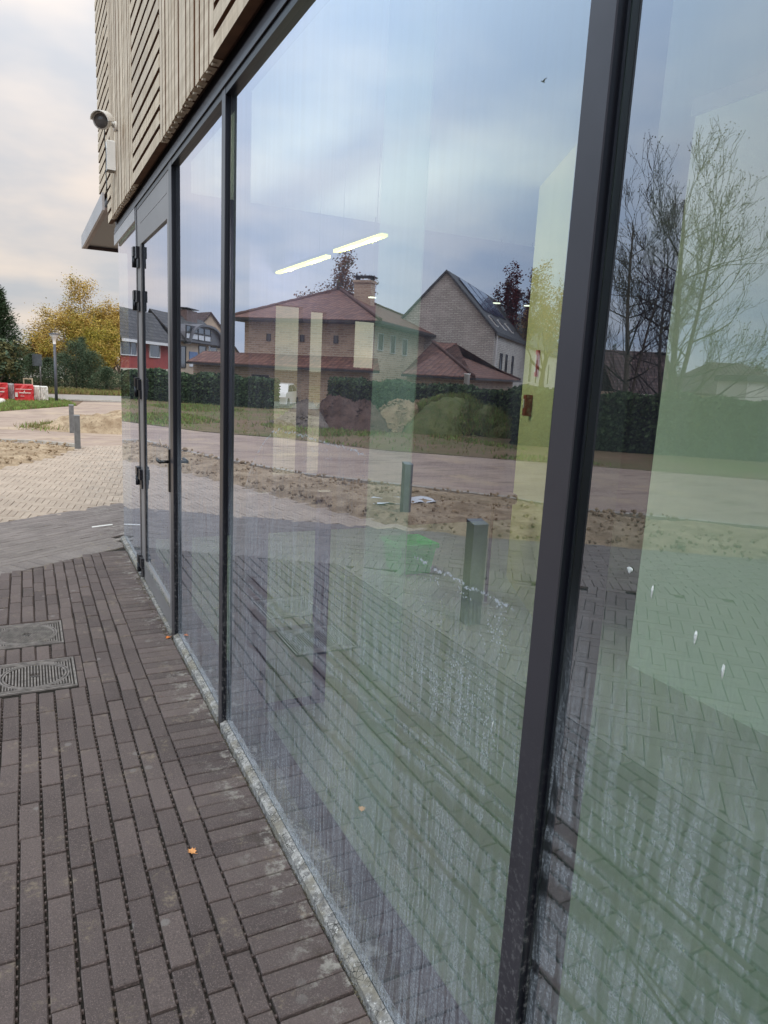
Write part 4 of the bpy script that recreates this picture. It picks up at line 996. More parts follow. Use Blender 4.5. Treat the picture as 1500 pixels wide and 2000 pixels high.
p = far(40, 700, 46); leafy_tree((p[0], p[1], 0), 2.2, 1.0, [M_L_OLV, M_L_BRN], 'olive brown shrub in front of the grey roof', n=6000, size=0.06, seed=15, crown_low=0.8, trunk=0.2)
p = far(-12, 700, 31.5); leafy_tree((p[0], p[1], 0), 2.15, 0.95, [M_L_OLV, M_L_PINE], 'rounded laurel bush below the conifer at the left edge', name='shrub', n=8000, size=0.06, seed=16, crown_low=0.0, trunk=0.12, group='shrubs')
def g_far(r):
    px = r.uniform(-10, 250); q = far(px, 700, r.uniform(34.8, 37.5)); return (q[0], q[1], -0.014)
blades('tall_grass', g_far, 9000, 0.2, [M_BLADE_Y, M_BLADE], 0.02)

# ------------------------------------------------------------------ houses
def brickwall(name, c1, c2, mort, sc=0.65, bw=0.21, rh=0.065):
    m = NT(name); uvv = m.uv(); bt = m.n('ShaderNodeTexBrick'); m.l(uvv, bt.inputs['Vector']); bt.inputs['Scale'].default_value = 1 / sc
    bt.inputs['Brick Width'].default_value = bw; bt.inputs['Row Height'].default_value = rh; bt.inputs['Mortar Size'].default_value = 0.013
    bt.inputs['Color1'].default_value = (*c1, 1); bt.inputs['Color2'].default_value = (*c2, 1); bt.inputs['Mortar'].default_value = (*mort, 1)
    c = m.mix(m.ramp(m.noise(uvv, 11, 5, 0.7, (1, 2.4, 1)), 0.35, 0.68, 0, 0.55), bt.outputs[0], tuple(x * 0.55 for x in c1))
    c = m.mix(m.ramp(m.noise(uvv, 1.2, 4), 0.4, 0.7, 0, 0.3), c, c2)
    m.bump(bt.outputs['Fac'], -0.4, 0.01); return m.done(c, 0.85, 0, 0.3)
M_VBR = brickwall('buff_brick', (0.38, 0.25, 0.165), (0.68, 0.52, 0.38), (0.60, 0.53, 0.45), 1.5)
M_GBR = brickwall('grey_brick', (0.56, 0.54, 0.50), (0.78, 0.76, 0.71), (0.36, 0.34, 0.32), 1.4)
def tilemat(name, c1, c2, sx=4.6, sy=4.2, bump=0.9):
    m = NT(name); uvv = m.uv(); s_ = m.n('ShaderNodeSeparateXYZ'); m.l(uvv, s_.inputs[0])
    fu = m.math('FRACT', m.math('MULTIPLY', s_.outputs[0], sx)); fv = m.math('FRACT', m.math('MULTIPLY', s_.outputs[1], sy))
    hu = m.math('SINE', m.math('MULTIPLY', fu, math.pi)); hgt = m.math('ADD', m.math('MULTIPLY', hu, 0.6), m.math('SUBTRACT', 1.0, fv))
    vor = m.n('ShaderNodeTexWhiteNoise'); cm = m.n('ShaderNodeCombineXYZ'); m.l(m.math('FLOOR', m.math('MULTIPLY', s_.outputs[0], sx)), cm.inputs[0]); m.l(m.math('FLOOR', m.math('MULTIPLY', s_.outputs[1], sy)), cm.inputs[1]); m.l(cm.outputs[0], vor.inputs['Vector'])
    c = m.mix(vor.outputs['Value'], c1, c2); c = m.mix(m.ramp(m.noise(uvv, 2.0, 5, 0.7), 0.5, 0.75, 0, 0.5), c, tuple(x * 0.5 for x in c1))
    c = m.mix(m.math('MULTIPLY', m.math('MAXIMUM', m.ramp(fv, 0.55, 0.95), m.ramp(m.math('ABSOLUTE', m.math('SUBTRACT', fu, 0.5)), 0.36, 0.5)), 0.75), c, tuple(x * 0.3 for x in c1)); m.bump(hgt, bump, 0.05); return m.done(c, 0.7, 0, 0.35)  # tile overlap shade painted into the colour along rows and side edges
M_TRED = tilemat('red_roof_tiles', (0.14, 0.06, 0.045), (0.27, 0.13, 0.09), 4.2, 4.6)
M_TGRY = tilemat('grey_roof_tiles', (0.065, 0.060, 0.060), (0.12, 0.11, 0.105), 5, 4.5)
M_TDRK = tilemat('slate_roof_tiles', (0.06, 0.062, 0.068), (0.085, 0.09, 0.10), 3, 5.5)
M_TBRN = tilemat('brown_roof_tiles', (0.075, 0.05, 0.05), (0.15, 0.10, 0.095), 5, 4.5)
M_GUT = plain('dark_gutter', (0.035, 0.032, 0.034), 0.5, 0.2)
M_TRIM = plain('white_trim', (0.72, 0.71, 0.70), 0.5, var=0.05)
M_REDW = plain('red_render', (0.33, 0.055, 0.045), 0.85, var=0.12, scale=3)
M_BEIGE = plain('beige_render', (0.47, 0.37, 0.28), 0.85, var=0.1, scale=2)
M_CREAM = plain('cream_wall', (0.55, 0.52, 0.42), 0.85, var=0.1, scale=2)
M_LEAD = plain('zinc_sheet', (0.13, 0.13, 0.14), 0.5, 0.4, var=0.1)
M_CURT = plain('white_curtain', (0.62, 0.64, 0.68), 0.8, var=0.08)
M_PANEL = NT('solar_glass').done((0.035, 0.05, 0.10), 0.12, 0, 0.8)

class Frame:
    """local frame of a house: s along its front, t away from the street, z up"""
    def __init__(f, px, py, dist, az, mir=True):
        p = far(px, py, dist, mir); f.o = Vector((p[0], p[1], 0)); a = math.radians(az)
        f.u = Vector((-math.sin(a), math.cos(a), 0)); n = Vector((f.u.y, -f.u.x, 0)); o = org(mir)
        away = f.o - Vector((o[0], o[1], 0)); f.n = n if n.dot(away) > 0 else -n; f.mir = mir
    def hit(f, px, py, t=0.0):
        r = rdir(px, py, f.mir); o = org(f.mir); n = np.array([*f.n]); q = np.array([*(f.o + f.n * t)]); k = ((q - o) @ n) / (r @ n); p = Vector(o + r * k)
        return (p - f.o).dot(f.u), p.z
    def hits(f, px, py, s):
        r = rdir(px, py, f.mir); o = org(f.mir); n = np.array([*f.u]); q = np.array([*(f.o + f.u * s)]); k = ((q - o) @ n) / (r @ n); p = Vector(o + r * k)
        return (p - f.o).dot(f.n), p.z
    def w(f, s, t, z): return f.o + f.u * s + f.n * t + Vector((0, 0, z))
    def T(f, v): return f.w(*v)
def lb(fr, root, name, mat, boxes, polys=(), **k):
    b = MB()
    for bx in boxes: b.box(*bx, T=fr.T)
    for pl in polys: b.poly([fr.w(*p) for p in pl])
    o = b.obj(name, mat, root)
    if root: o.matrix_parent_inverse = root.matrix_basis.inverted()
    if k.get('label'): o['label'] = k['label']
    return o
def slab(b, pts, th):
    # roof slope: quad/tri given thickness downwards
    b.poly(pts); lo = [p - Vector((0, 0, th)) for p in pts]; b.poly(lo[::-1])
    for i in range(len(pts)): j = (i + 1) % len(pts); b.poly([pts[i], lo[i], lo[j], pts[j]])
def roof(fr, root, name, mat, quads, th=0.09):
    b = MB()
    for qd in quads: slab(b, [fr.w(*p) for p in qd], th)
    return b.obj(name, mat, root)
def window(fr, root, s0, s1, z0, z1, t=0.0, fm=None, fw=0.05, mull_s=(), curtain=False, side=False, label=None):
    fm = fm or M_TRIM; b = MB(); e = -0.05
    def bx(a0, a1, c0, c1, d0, d1):
        if side: b.box(d0 if False else t + d0, t + d1, a0, a1, c0, c1, fr.T)
        else: b.box(a0, a1, t + d0, t + d1, c0, c1, fr.T)
    bx(s0, s1, z0, z0 + fw, e, 0.02); bx(s0, s1, z1 - fw, z1, e, 0.02); bx(s0, s0 + fw, z0 + fw, z1 - fw, e, 0.02); bx(s1 - fw, s1, z0 + fw, z1 - fw, e, 0.02)
    for m_ in mull_s: bx(m_ - fw * 0.4, m_ + fw * 0.4, z0 + fw, z1 - fw, e + 0.005, 0.02)
    o = b.obj('window', fm, root)
    if label: o['label'] = label
    b = MB(); bx(s0 + fw, s1 - fw, z0 + fw, z1 - fw, e + 0.03, e + 0.034); b.obj('pane', M_CURT if curtain else M_HG, o)
    return o
def house(lab): return thing('house', (0, 0, 0), lab, 'house')
def houseN(name, lab): return thing(name, (0, 0, 0), lab, 'house')

# --- red row house
f = Frame(232, 660, 37, 32); r_ = houseN('row_house', 'red rendered row house with grey tiled roof and white windows')
s1, ze = f.hit(329, 671); _, zr = f.hit(232, 598); zr += 0.45; s0 = -0.25; _, zr = f.hit(232, 598, 1.0)
lb(f, r_, 'wall', M_REDW, [(s0, s1, 0, 1.3, -0.3, ze)])
_, zl = f.hit(260, 719); lb(f, r_, 'lower_wall', M_CREAM, [(s0, s1, -0.04, -0.001, -0.3, zl)])
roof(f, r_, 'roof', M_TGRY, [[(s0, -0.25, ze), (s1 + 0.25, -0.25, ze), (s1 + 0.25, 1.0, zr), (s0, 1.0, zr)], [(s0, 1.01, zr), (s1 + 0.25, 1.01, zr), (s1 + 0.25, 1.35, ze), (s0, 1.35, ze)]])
lb(f, r_, 'gutter', M_TRIM, [(s0, s1 + 0.25, -0.36, -0.251, ze - 0.16, ze - 0.02)])
a, zb = f.hit(233, 693); c_, zt = f.hit(266, 667); window(f, r_, a, c_, zb, zt, 0, mull_s=(f.hit(254, 680)[0],))
a, zb = f.hit(291, 698); c_, zt = f.hit(312, 673); window(f, r_, a, c_, zb, zt)
lb(f, r_, 'downpipe', M_LEAD, [(s1 + 0.002, s1 + 0.12, -0.08, 0.0, -0.3, ze - 0.1)])
# --- beige house with the arched dormer
r_ = houseN('dormer_house', 'beige house with a dark arched dormer above a band of windows')
sA, _ = f.hit(340, 700); sB, _ = f.hit(428, 700); _, ze = f.hit(390, 671)
lb(f, r_, 'wall', M_BEIGE, [(sA, sB + 2, 0, 1.6, -0.3, ze)])
_, zr = f.hit(370, 620, 1.4); zr -= 0.5; sR = f.hit(396, 630, 1.4)[0]
roof(f, r_, 'roof', M_TGRY, [[(sA, -0.2, ze + 0.05), (sB + 2, -0.2, ze + 0.05), (sR, 1.4, zr + 0.5), (sA, 1.4, zr + 0.5)], [(sA, 1.41, zr + 0.5), (sR, 1.41, zr + 0.5), (sB + 2, 2.2, ze), (sA, 2.2, ze)]])
sa, za = f.hit(357, 650); sb, zb = f.hit(424, 668); sc, zc = f.hit(377, 633); cs = (sa + sb) / 2
b = MB(); n = 14; arch = []
_, zpk = f.hit(382, 632)
for k in range(n + 1):
    x = -1 + 2 * k / n; arch.append((cs + x * (sb - sa) / 2, ze + (zpk - ze) * (1 - abs(x) ** 2.6) ** 0.6 if abs(x) < 1 else ze))
for k in range(n):
    (p0s, p0z), (p1s, p1z) = arch[k], arch[k + 1]
    b.poly([f.w(p0s, -0.5, p0z), f.w(p1s, -0.5, p1z), f.w(p1s, 0.9, p1z), f.w(p0s, 0.9, p0z)], True)
    b.poly([f.w(p0s, -0.5, p0z), f.w(p0s, -0.5, p0z - 0.13), f.w(p1s, -0.5, p1z - 0.13), f.w(p1s, -0.5, p1z)])
    b.poly([f.w(p0s, -0.5, p0z - 0.13), f.w(p0s, 0.9, p0z - 0.13), f.w(p1s, 0.9, p1z - 0.13), f.w(p1s, -0.5, p1z - 0.13)])
dr = b.obj('dormer', M_LEAD, r_, uv=False)
b = MB(); 
for k in range(n):
    (p0s, p0z), (p1s, p1z) = arch[k], arch[k + 1]; b.poly([f.w(p0s, -0.30, ze), f.w(p1s, -0.30, ze), f.w(p1s, -0.30, p1z - 0.1), f.w(p0s, -0.30, p0z - 0.1)])
b.obj('dormer_wall', M_LEAD, r_)
edges = [362, 373, 386, 399, 411]; _, zm = f.hit(385, 653); _, zb0 = f.hit(385, 667); _, zt0 = f.hit(385, 640)
for a_, b_ in zip(edges, edges[1:]):
    s_a = f.hit(a_, 650, -0.3)[0]; s_b = f.hit(b_, 650, -0.3)[0]
    window(f, r_, s_a + 0.02, s_b - 0.02, zb0 + 0.05, zm, -0.3, M_GUT, 0.035, curtain=True); window(f, r_, s_a + 0.02, s_b - 0.02, zm + 0.01, zt0, -0.3, M_GUT, 0.035)
a, zb = f.hit(387, 708); c_, zt = f.hit(402, 676); window(f, r_, a, c_, zb, zt, 0, M_GUT)
a, zb = f.hit(352, 718); c_, zt = f.hit(362, 676); window(f, r_, a, c_, zb, zt, 0, M_GUT)
a, zb = f.hit(406, 710); c_, zt = f.hit(424, 676); window(f, r_, a, c_, zb, zt, 0, M_TRIM)
a, zb = f.hit(387, 728); c_, zt = f.hit(432, 719); lb(f, r_, 'balcony', M_GUT, [(a, c_ + 0.6, -0.6, -0.002, zb, zt)])
a, zb = f.hit(358, 618, 1.3); c_, zt = f.hit(379, 607, 1.3)
_, zc1 = f.hit(368, 604, 1.3)
ch = lb(f, r_, 'chimney', plain('brown_brick_chimney', (0.16, 0.11, 0.10), 0.9), [(a, c_, 1.1, 1.7, zr, zc1 - 0.08)]); lb(f, ch, 'chimney_cap', M_GUT, [(a - .1, c_ + 0.1, 1.0, 1.8, zc1, zc1 + 0.05)])
a, zb = f.hit(369, 716); c_, zt = f.hit(384, 688)
t = thing('house_sign', (0, 0, 0), 'blue and white notice board on the beige house wall', 'sign')
_, zm = f.hit(376, 708); lb(f, t, 'sign_board', plain('sign_blue', (0.10, 0.17, 0.33), 0.5), [(a, c_, -0.05, -0.003, zm, zt)]); lb(f, t, 'sign_foot', M_CURT, [(a, c_, -0.05, -0.003, zb, zm - 0.002)])
lb(f, t, 'lettering', M_CURT, [(a + 0.06, c_ - 0.08, -0.055, -0.051, zm + 0.08, zm + 0.13), (a + 0.06, c_ - 0.2, -0.055, -0.051, zm + 0.19, zm + 0.22)])
# --- tan gable house behind
f = Frame(412, 640, 66, 75); r_ = houseN('gable_house', 'tan gable end of a house between the dormer house and the villa')
sp, zp = f.hit(411, 612); sl_, zl = f.hit(388, 640); sr_, zr_ = f.hit(436, 648)
sl_ = sp - 3.0; sr_ = sp + 3.0 if sr_ > sp else sp - 3; 
slope = abs((zp - zl) / (f.hit(411, 612)[0] - f.hit(388, 640)[0])); hz = zp - 3.0 * slope
lb(f, r_, 'wall', M_BEIGE, [(sp - 3, sp + 3, 0.001, 5, -0.3, hz)], [[(sp - 3, 0, hz - 0.3), (sp + 3, 0, hz - 0.3), (sp + 3, 0, hz), (sp, 0, zp), (sp - 3, 0, hz)]])
roof(f, r_, 'roof', M_TBRN, [[(sp - 3.2, -0.2, hz - 0.1), (sp, -0.2, zp + 0.12), (sp, 5, zp + 0.12), (sp - 3.2, 5, hz - 0.1)], [(sp, -0.2, zp + 0.12), (sp + 3.2, -0.2, hz - 0.1), (sp + 3.2, 5, hz - 0.1), (sp, 5, zp + 0.12)]], 0.15)

# --- villa with red hipped roofs
VD = 31.0
f = Frame(733, 700, VD, 46)      # s runs along the right hand side wall, away
r_ = houseN('brick_villa', 'buff brick villa with red tiled hip roofs and a broad chimney')
# here n points away from the street on the left-hand front: use side frame g for the front wall
g = Frame(733, 700, VD, -44)
sgn = 1 if g.hit(600, 700)[0] > 0 else -1
def Gs(px, py, t=0.0): s_, z = g.hit(px, py, t); return s_, z
s_l, _ = Gs(471, 650); _, z_e = Gs(733, 627)
o_l, z_l = Gs(460, 622)
ov = 0.45
sL = s_l; sLo = s_l + (ov if s_l > 0 else -ov); dirs = 1 if s_l > 0 else -1
# depth of the main block along n (right side wall), end at px 872
f_end, _ = f.hit(872, 690); 
dep = abs(f.hit(893, 690)[0])
_, z_e2 = f.hit(883, 667)
z_wall = z_e
def V(s_, t, z): return (s_, t, z)
ins = 0.30
lb(g, r_, 'wall', M_VBR, [(min(-dirs * -ins, sL), max(-dirs * -ins, sL), ins, dep, -0.3, z_wall - 0.02)])
# hip roof: eaves rectangle and short ridge
e0, e1 = (-0.25 * dirs), sLo; t0, t1 = -0.25, dep + 0.5
_, z_ap = Gs(666, 567, (t0 + t1) / 2); s_ap, _ = Gs(666, 567, (t0 + t1) / 2)
tm = (t0 + t1) / 2; s_ap2 = s_ap + dirs * 0.3
zE = z_wall + 0.02
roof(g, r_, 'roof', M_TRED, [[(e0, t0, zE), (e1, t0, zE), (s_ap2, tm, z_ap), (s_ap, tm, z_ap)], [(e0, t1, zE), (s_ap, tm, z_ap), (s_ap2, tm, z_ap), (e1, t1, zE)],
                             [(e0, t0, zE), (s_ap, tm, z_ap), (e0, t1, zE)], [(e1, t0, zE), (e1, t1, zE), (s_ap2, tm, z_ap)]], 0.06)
lb(g, r_, 'gutter', M_GUT, [(min(e0, e1), max(e0, e1), t0 - 0.09, t0 - 0.002, zE - 0.13, zE - 0.03), (min(e0, e0 - dirs * 0.09), max(e0, e0 - dirs * 0.09) - 0.002, t0 - 0.09, t1, zE - 0.13, zE - 0.03),
                            (min(e0, e1), max(e0, e1), t0 - 0.001, t1, zE - 0.16, zE - 0.131)])
# ridge tiles along the hips
b = MB()
for a_, c_ in (((e0, t0, zE), (s_ap, tm, z_ap)), ((e1, t0, zE), (s_ap2, tm, z_ap)), ((e0, t1, zE), (s_ap, tm, z_ap))):
    A, C = g.w(*a_), g.w(*c_); n = 22; b.tube([A + (C - A) * (k / n) + Vector((0, 0, 0.03)) for k in range(n + 1)], [0.07 if k % 2 else 0.085 for k in range(n + 1)], 6)
b.obj('ridge_tiles', M_TRED, r_, uv=False)
# chimney
_, zc0 = Gs(708, 605, tm - 1.0); sc0, zc1 = Gs(690, 547, tm - 1.0); sc1, _ = Gs(727, 547, tm - 1.0); _, zc2 = Gs(708, 540, tm - 1.0)
lo_, hi_ = min(sc0, sc1), max(sc0, sc1)
ch = lb(g, r_, 'chimney', M_VBR, [(lo_ + 0.06, hi_ - 0.06, tm - 1.0, tm - 0.35, zE + 0.2, zc1 - 0.12), (lo_, hi_, tm - 1.06, tm - 0.29, zc1 - 0.12, zc1)])
lb(g, ch, 'chimney_cap', M_GUT, [(lo_ - 0.04, hi_ + 0.04, tm - 1.1, tm - 0.25, zc2, zc2 + 0.04), (lo_ + 0.1, lo_ + 0.14, tm - 0.9, tm - 0.4, zc1, zc2), (hi_ - 0.14, hi_ - 0.1, tm - 0.9, tm - 0.4, zc1, zc2)])
# lower skirt roof and ground floor
_, z_sk = Gs(600, 694, ins); tq = -1.05; _, z_lo = Gs(733, 723, tq)
sK0 = -0.6 * dirs; sK1 = Gs(440, 700, tq)[0] + dirs * 2
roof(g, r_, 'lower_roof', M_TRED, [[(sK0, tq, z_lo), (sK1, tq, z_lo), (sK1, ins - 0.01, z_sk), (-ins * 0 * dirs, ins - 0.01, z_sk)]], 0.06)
lb(g, r_, 'lower_gutter', M_GUT, [(min(sK0, sK1), max(sK0, sK1), tq - 0.09, tq - 0.002, z_lo - 0.12, z_lo - 0.03)])
lb(g, r_, 'lower_wall', M_VBR, [(min(0, sK1), max(0, sK1), -0.6, ins - 0.02, -0.3, z_lo - 0.04)])
for (pxa, pxb, pya, pyb) in ((521, 529, 652, 666), (586, 594, 654, 667), (652, 661, 656, 671)):
    a, zb = Gs(pxa, pyb, ins); c_, zt = Gs(pxb, pya, ins); window(g, r_, min(a, c_), max(a, c_), zb, zt, ins, M_GUT, 0.02)
a, zb = Gs(492, 745, -0.6); c_, zt = Gs(525, 733, -0.6); window(g, r_, min(a, c_), max(a, c_), zb - 0.5, zt, -0.6, M_GUT, 0.03)
# side wall windows (right side, seen through frame f)
tI = f.hit(800, 700)[1]
offs = (f.w(0, 0, 0) - g.w(dirs * ins, 0, 0)).dot(f.n)
def side_win(px0, px1, py0, py1):
    a, zb = f.hit(px0, py1, abs(ins) if f.n.dot(g.u * dirs) > 0 else -ins); c_, zt = f.hit(px1, py0, ins)
    window(f, r_, min(a, c_), max(a, c_), zb, zt, ins if f.n.dot(g.u * dirs) > 0 else -ins, M_TRIM, 0.03)
side_win(736, 748, 652, 684); side_win(760, 771, 656, 690); side_win(783, 794, 663, 694)
# right lower wing with its own hip roof; nearest eave corner at px 928
wz = Frame(926, 735, 28, 46); wg = Frame(926, 735, 28, -44)
dW = 1 if wg.hit(830, 730)[0] > 0 else -1
sWl, zWe = wg.hit(820, 732); _, zW = wg.hit(926, 736); fW, zWe2 = wz.hit(1016, 745); dpt = abs(fW)
sA_, zA_ = wg.hit(845, 668, dpt / 2)
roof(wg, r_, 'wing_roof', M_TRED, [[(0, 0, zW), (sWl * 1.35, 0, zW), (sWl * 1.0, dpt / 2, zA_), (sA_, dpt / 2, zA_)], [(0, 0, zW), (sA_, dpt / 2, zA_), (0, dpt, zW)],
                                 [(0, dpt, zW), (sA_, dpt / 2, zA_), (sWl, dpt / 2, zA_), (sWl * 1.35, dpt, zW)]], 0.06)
b = MB()
for a_, c_ in (((0, 0, zW), (sA_, dpt / 2, zA_)), ((0, dpt, zW), (sA_, dpt / 2, zA_))):
    A, C = wg.w(*a_), wg.w(*c_); b.tube([A + (C - A) * (k / 16) + Vector((0, 0, 0.03)) for k in range(17)], [0.06 if k % 2 else 0.075 for k in range(17)], 6)
b.obj('wing_ridge_tiles', M_TRED, r_, uv=False)
lb(wg, r_, 'wing_gutter', M_GUT, [(min(0, sWl * 1.35), max(0, sWl * 1.35), -0.08, -0.002, zW - 0.12, zW - 0.03), (min(0, -dW * .08), max(0, -dW * .08) - 0.001, 0, dpt, zW - 0.12, zW - 0.03)])
lb(wg, r_, 'wing_wall', M_VBR, [(min(dW * .3, sWl * 1.3), max(dW * .3, sWl * 1.3), 0.3, dpt - .3, -0.3, zW - 0.03)])
q = far(911, 755, 24.5, True)
t = thing('water_tank', (q[0], q[1], 0), 'white upright cylinder in front of the villa wing', 'water tank')
_h = far(911, 729, 24.5, True)[2]; b = MB(); b.lathe([(0.001, 0), (0.10, 0), (0.10, _h - 0.05), (0.112, _h - 0.04), (0.112, _h), (0.001, _h)], (0, 0, 0), 18); b.obj('tank_body', M_TRIM, t)

# --- grey brick gable house with solar panels
GD = 38.0
g2 = Frame(964, 700, GD, -44); f2 = Frame(964, 700, GD, 46); r_ = houseN('solar_house', 'grey brick gable house with solar panels on its dark roof')
sap, zap = g2.hit(873, 527); _, zev = g2.hit(965, 645); dd = 1 if sap > 0 else -1; W2 = 2 * abs(sap)
f_e, _ = f2.hit(1085, 690); f_e = abs(f_e) * 1.6
lb(g2, r_, 'gable_wall', M_GBR, [(min(0, dd * W2), max(0, dd * W2), 0.0, 0.12, -0.3, zev - 0.02)], [[(0, 0, zev - 0.02), (dd * W2, 0, zev - 0.02), (sap, 0, zap - 0.08)]])
lb(g2, r_, 'side_wall', M_GBR, [(min(0, dd * W2), max(0, dd * W2), 0.121, f_e, -0.3, zev - 0.03)])
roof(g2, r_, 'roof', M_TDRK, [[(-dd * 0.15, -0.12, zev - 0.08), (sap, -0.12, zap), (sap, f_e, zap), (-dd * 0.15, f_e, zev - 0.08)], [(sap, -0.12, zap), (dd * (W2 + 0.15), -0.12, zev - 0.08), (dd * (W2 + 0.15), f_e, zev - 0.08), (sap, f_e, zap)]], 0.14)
sl_n = (g2.w(0, 0, zev) - g2.w(sap, 0, zap)); sl_n.normalize()
def onroof(px, py, lift=0.04):
    A = g2.w(0, 0, zev); B = g2.w(sap, 0, zap); n = (B - A).cross(g2.n).normalized(); n = n if n.z > 0 else -n
    r = rdir(px, py, True); o = org(True); nn = np.array([*n]); k = ((np.array([*(A + n * lift)]) - o) @ nn) / (r @ nn); p = Vector(o + r * k)
    return (p - A).dot(g2.n), (p - A).dot((B - A).normalized()), n, A, (B - A).normalized()
_, _, RN, RA, RU = onroof(900, 600)
def rp(a, v, h_): return RA + g2.n * a + RU * v + RN * h_
cA = onroof(894, 542)[:2]; cB = onroof(944, 604)[:2]; cC = onroof(1025, 634)[:2]
vt, vb = cA[1], cB[1]; rl = (g2.w(sap, 0, zap) - g2.w(0, 0, zev)).length
vt = rl * 0.93; vb = rl * 0.36; a0_ = max(0.25, cA[0]); pw = 0.66
def rbox(b, a0, a1, v0, v1, h0, h1):
    b.mesh([rp(a, v, h_) for h_ in (h0, h1) for v in (v0, v1) for a in (a0, a1)], [(0, 2, 3, 1), (4, 5, 7, 6), (0, 1, 5, 4), (2, 6, 7, 3), (0, 4, 6, 2), (1, 3, 7, 5)])
aa = a0_
for grp, ncols, v0 in ((0, 3, vb), (1, 3, vb), (2, 4, vb + 0.2)):
    for k in range(ncols):
        for rr_ in range(2):
            va = v0 + (vt - v0) * rr_ / 2; vb2 = v0 + (vt - v0) * (rr_ + 1) / 2 - 0.03
            b = MB(); rbox(b, aa, aa + pw - 0.02, va, vb2, 0.05, 0.09); b.obj('solar_panel', M_PANEL, r_)
        aa += pw
    aa += 0.32
for a_ in (1.3, 3.9, 6.3):
    b = MB(); rbox(b, a_, a_ + 0.5, 0.35, vb - 0.35, 0.03, 0.10); o = b.obj('skylight', M_TRIM, r_)
    b = MB(); rbox(b, a_ + 0.05, a_ + 0.45, 0.40, vb - 0.40, 0.101, 0.106); b.obj('pane', M_HG, o)
for (pa, pb, ya, yb) in ((975, 981, 690, 722), (986, 991, 692, 728), (998, 1003, 695, 732), (1032, 1038, 700, 745), (1045, 1049, 702, 748), (1068, 1072, 712, 750)):
    a, zb = f2.hit(pa, yb); c_, zt = f2.hit(pb, ya)
    window(f2, r_, min(a, c_), max(a, c_) + 0.15, zb, zt, 0, M_GUT, 0.03)
lb(f2, r_, 'downpipe', M_TRIM, [(0.25, 0.33, -0.1, -0.02, -0.3, zev - 0.1)])

# --- brown roofed house on the right and the far right one
f3 = Frame(1180, 760, 30, 112); r_ = houseN('brown_roof_house', 'low house with a long dark brown roof behind the tall hedge')
s0, zr = f3.hit(1168, 689, 2.2); s1, _ = f3.hit(1299, 698, 2.2); _, ze = f3.hit(1240, 768)
lb(f3, r_, 'wall', M_BEIGE, [(min(s0, s1), max(s0, s1), 0.2, 4.2, -0.3, ze)])
S0, S1 = min(s0, s1), max(s0, s1)
roof(f3, r_, 'roof', M_TBRN, [[(S0, -0.1, ze), (S1, -0.1, ze), (S1, 2.2, zr + 0.15), (S0, 2.2, zr + 0.15)], [(S0, 2.21, zr + 0.15), (S1, 2.21, zr + 0.15), (S1, 4.6, ze), (S0, 4.6, ze)]])
lb(f3, r_, 'gutter', M_TRIM, [(S0, S1 + 0.05, -0.2, -0.101, ze - 0.1, ze - 0.02)])
sA_, zA_ = f3.hit(1280, 690, 2.2); sB_, zB_ = f3.hit(1299, 700, 2.2)
ch = lb(f3, r_, 'chimney', plain('dark_brick_chimney', (0.10, 0.07, 0.065), 0.9), [(min(sA_, sB_), max(sA_, sB_), 1.9, 2.5, zr - 0.4, zA_ - 0.08)]); lb(f3, ch, 'chimney_cap', M_GUT, [(min(sA_, sB_) - .03, max(sA_, sB_) + .03, 1.85, 2.55, zA_, zA_ + 0.04)])
lb(f3, r_, 'gable_side', M_BEIGE, [], [[(S1 - 0.001, 0, -0.3), (S1 - 0.001, 4.4, -0.3), (S1 - 0.001, 4.4, ze), (S1 - 0.001, 2.2, zr), (S1 - 0.001, 0, ze)]])
lb(f3, r_, 'verge', M_TRIM, [], [[(S1 + 0.005, 2.2, zr + 0.15), (S1 + 0.005, 2.2, zr + 0.02), (S1 + 0.005, 4.7, ze - 0.13), (S1 + 0.005, 4.7, ze)]])
f4 = Frame(1440, 760, 34, 112); r_ = houseN('bungalow', 'bungalow with a broad brown roof at the far right of the reflection')
s0, zr = f4.hit(1450, 706); s1, ze = f4.hit(1370, 768); sE = s0 + (s0 - s1) * 2
lb(f4, r_, 'wall', M_CREAM, [(min(s1, sE) + .3, max(s1, sE) - .3, 0.3, 5, -0.3, ze)])
roof(f4, r_, 'roof', M_TBRN, [[(s1, 0, ze), (sE, 0, ze), (s0 + (sE - s0) * .5, 2.6, zr), (s0, 2.6, zr)], [(s1, 0, ze), (s0, 2.6, zr), (s1, 5.2, ze)], [(sE, 0, ze), (sE, 5.2, ze), (s0 + (sE - s0) * .5, 2.6, zr)]])
f5 = Frame(1470, 760, 29, 112); a, zb = f5.hit(1456, 776); c_, zt = f5.hit(1535, 744); r_ = houseN('white_annex', 'white flat roofed annex before the bungalow on the far right')
lb(f5, r_, 'wall', M_TRIM, [(min(a, c_), max(a, c_), 0, 2, -0.3, zt - 0.1)]); lb(f5, r_, 'roof', M_LEAD, [(min(a, c_) - .1, max(a, c_) + .1, -0.1, 2.1, zt - 0.099, zt + 0.12)])

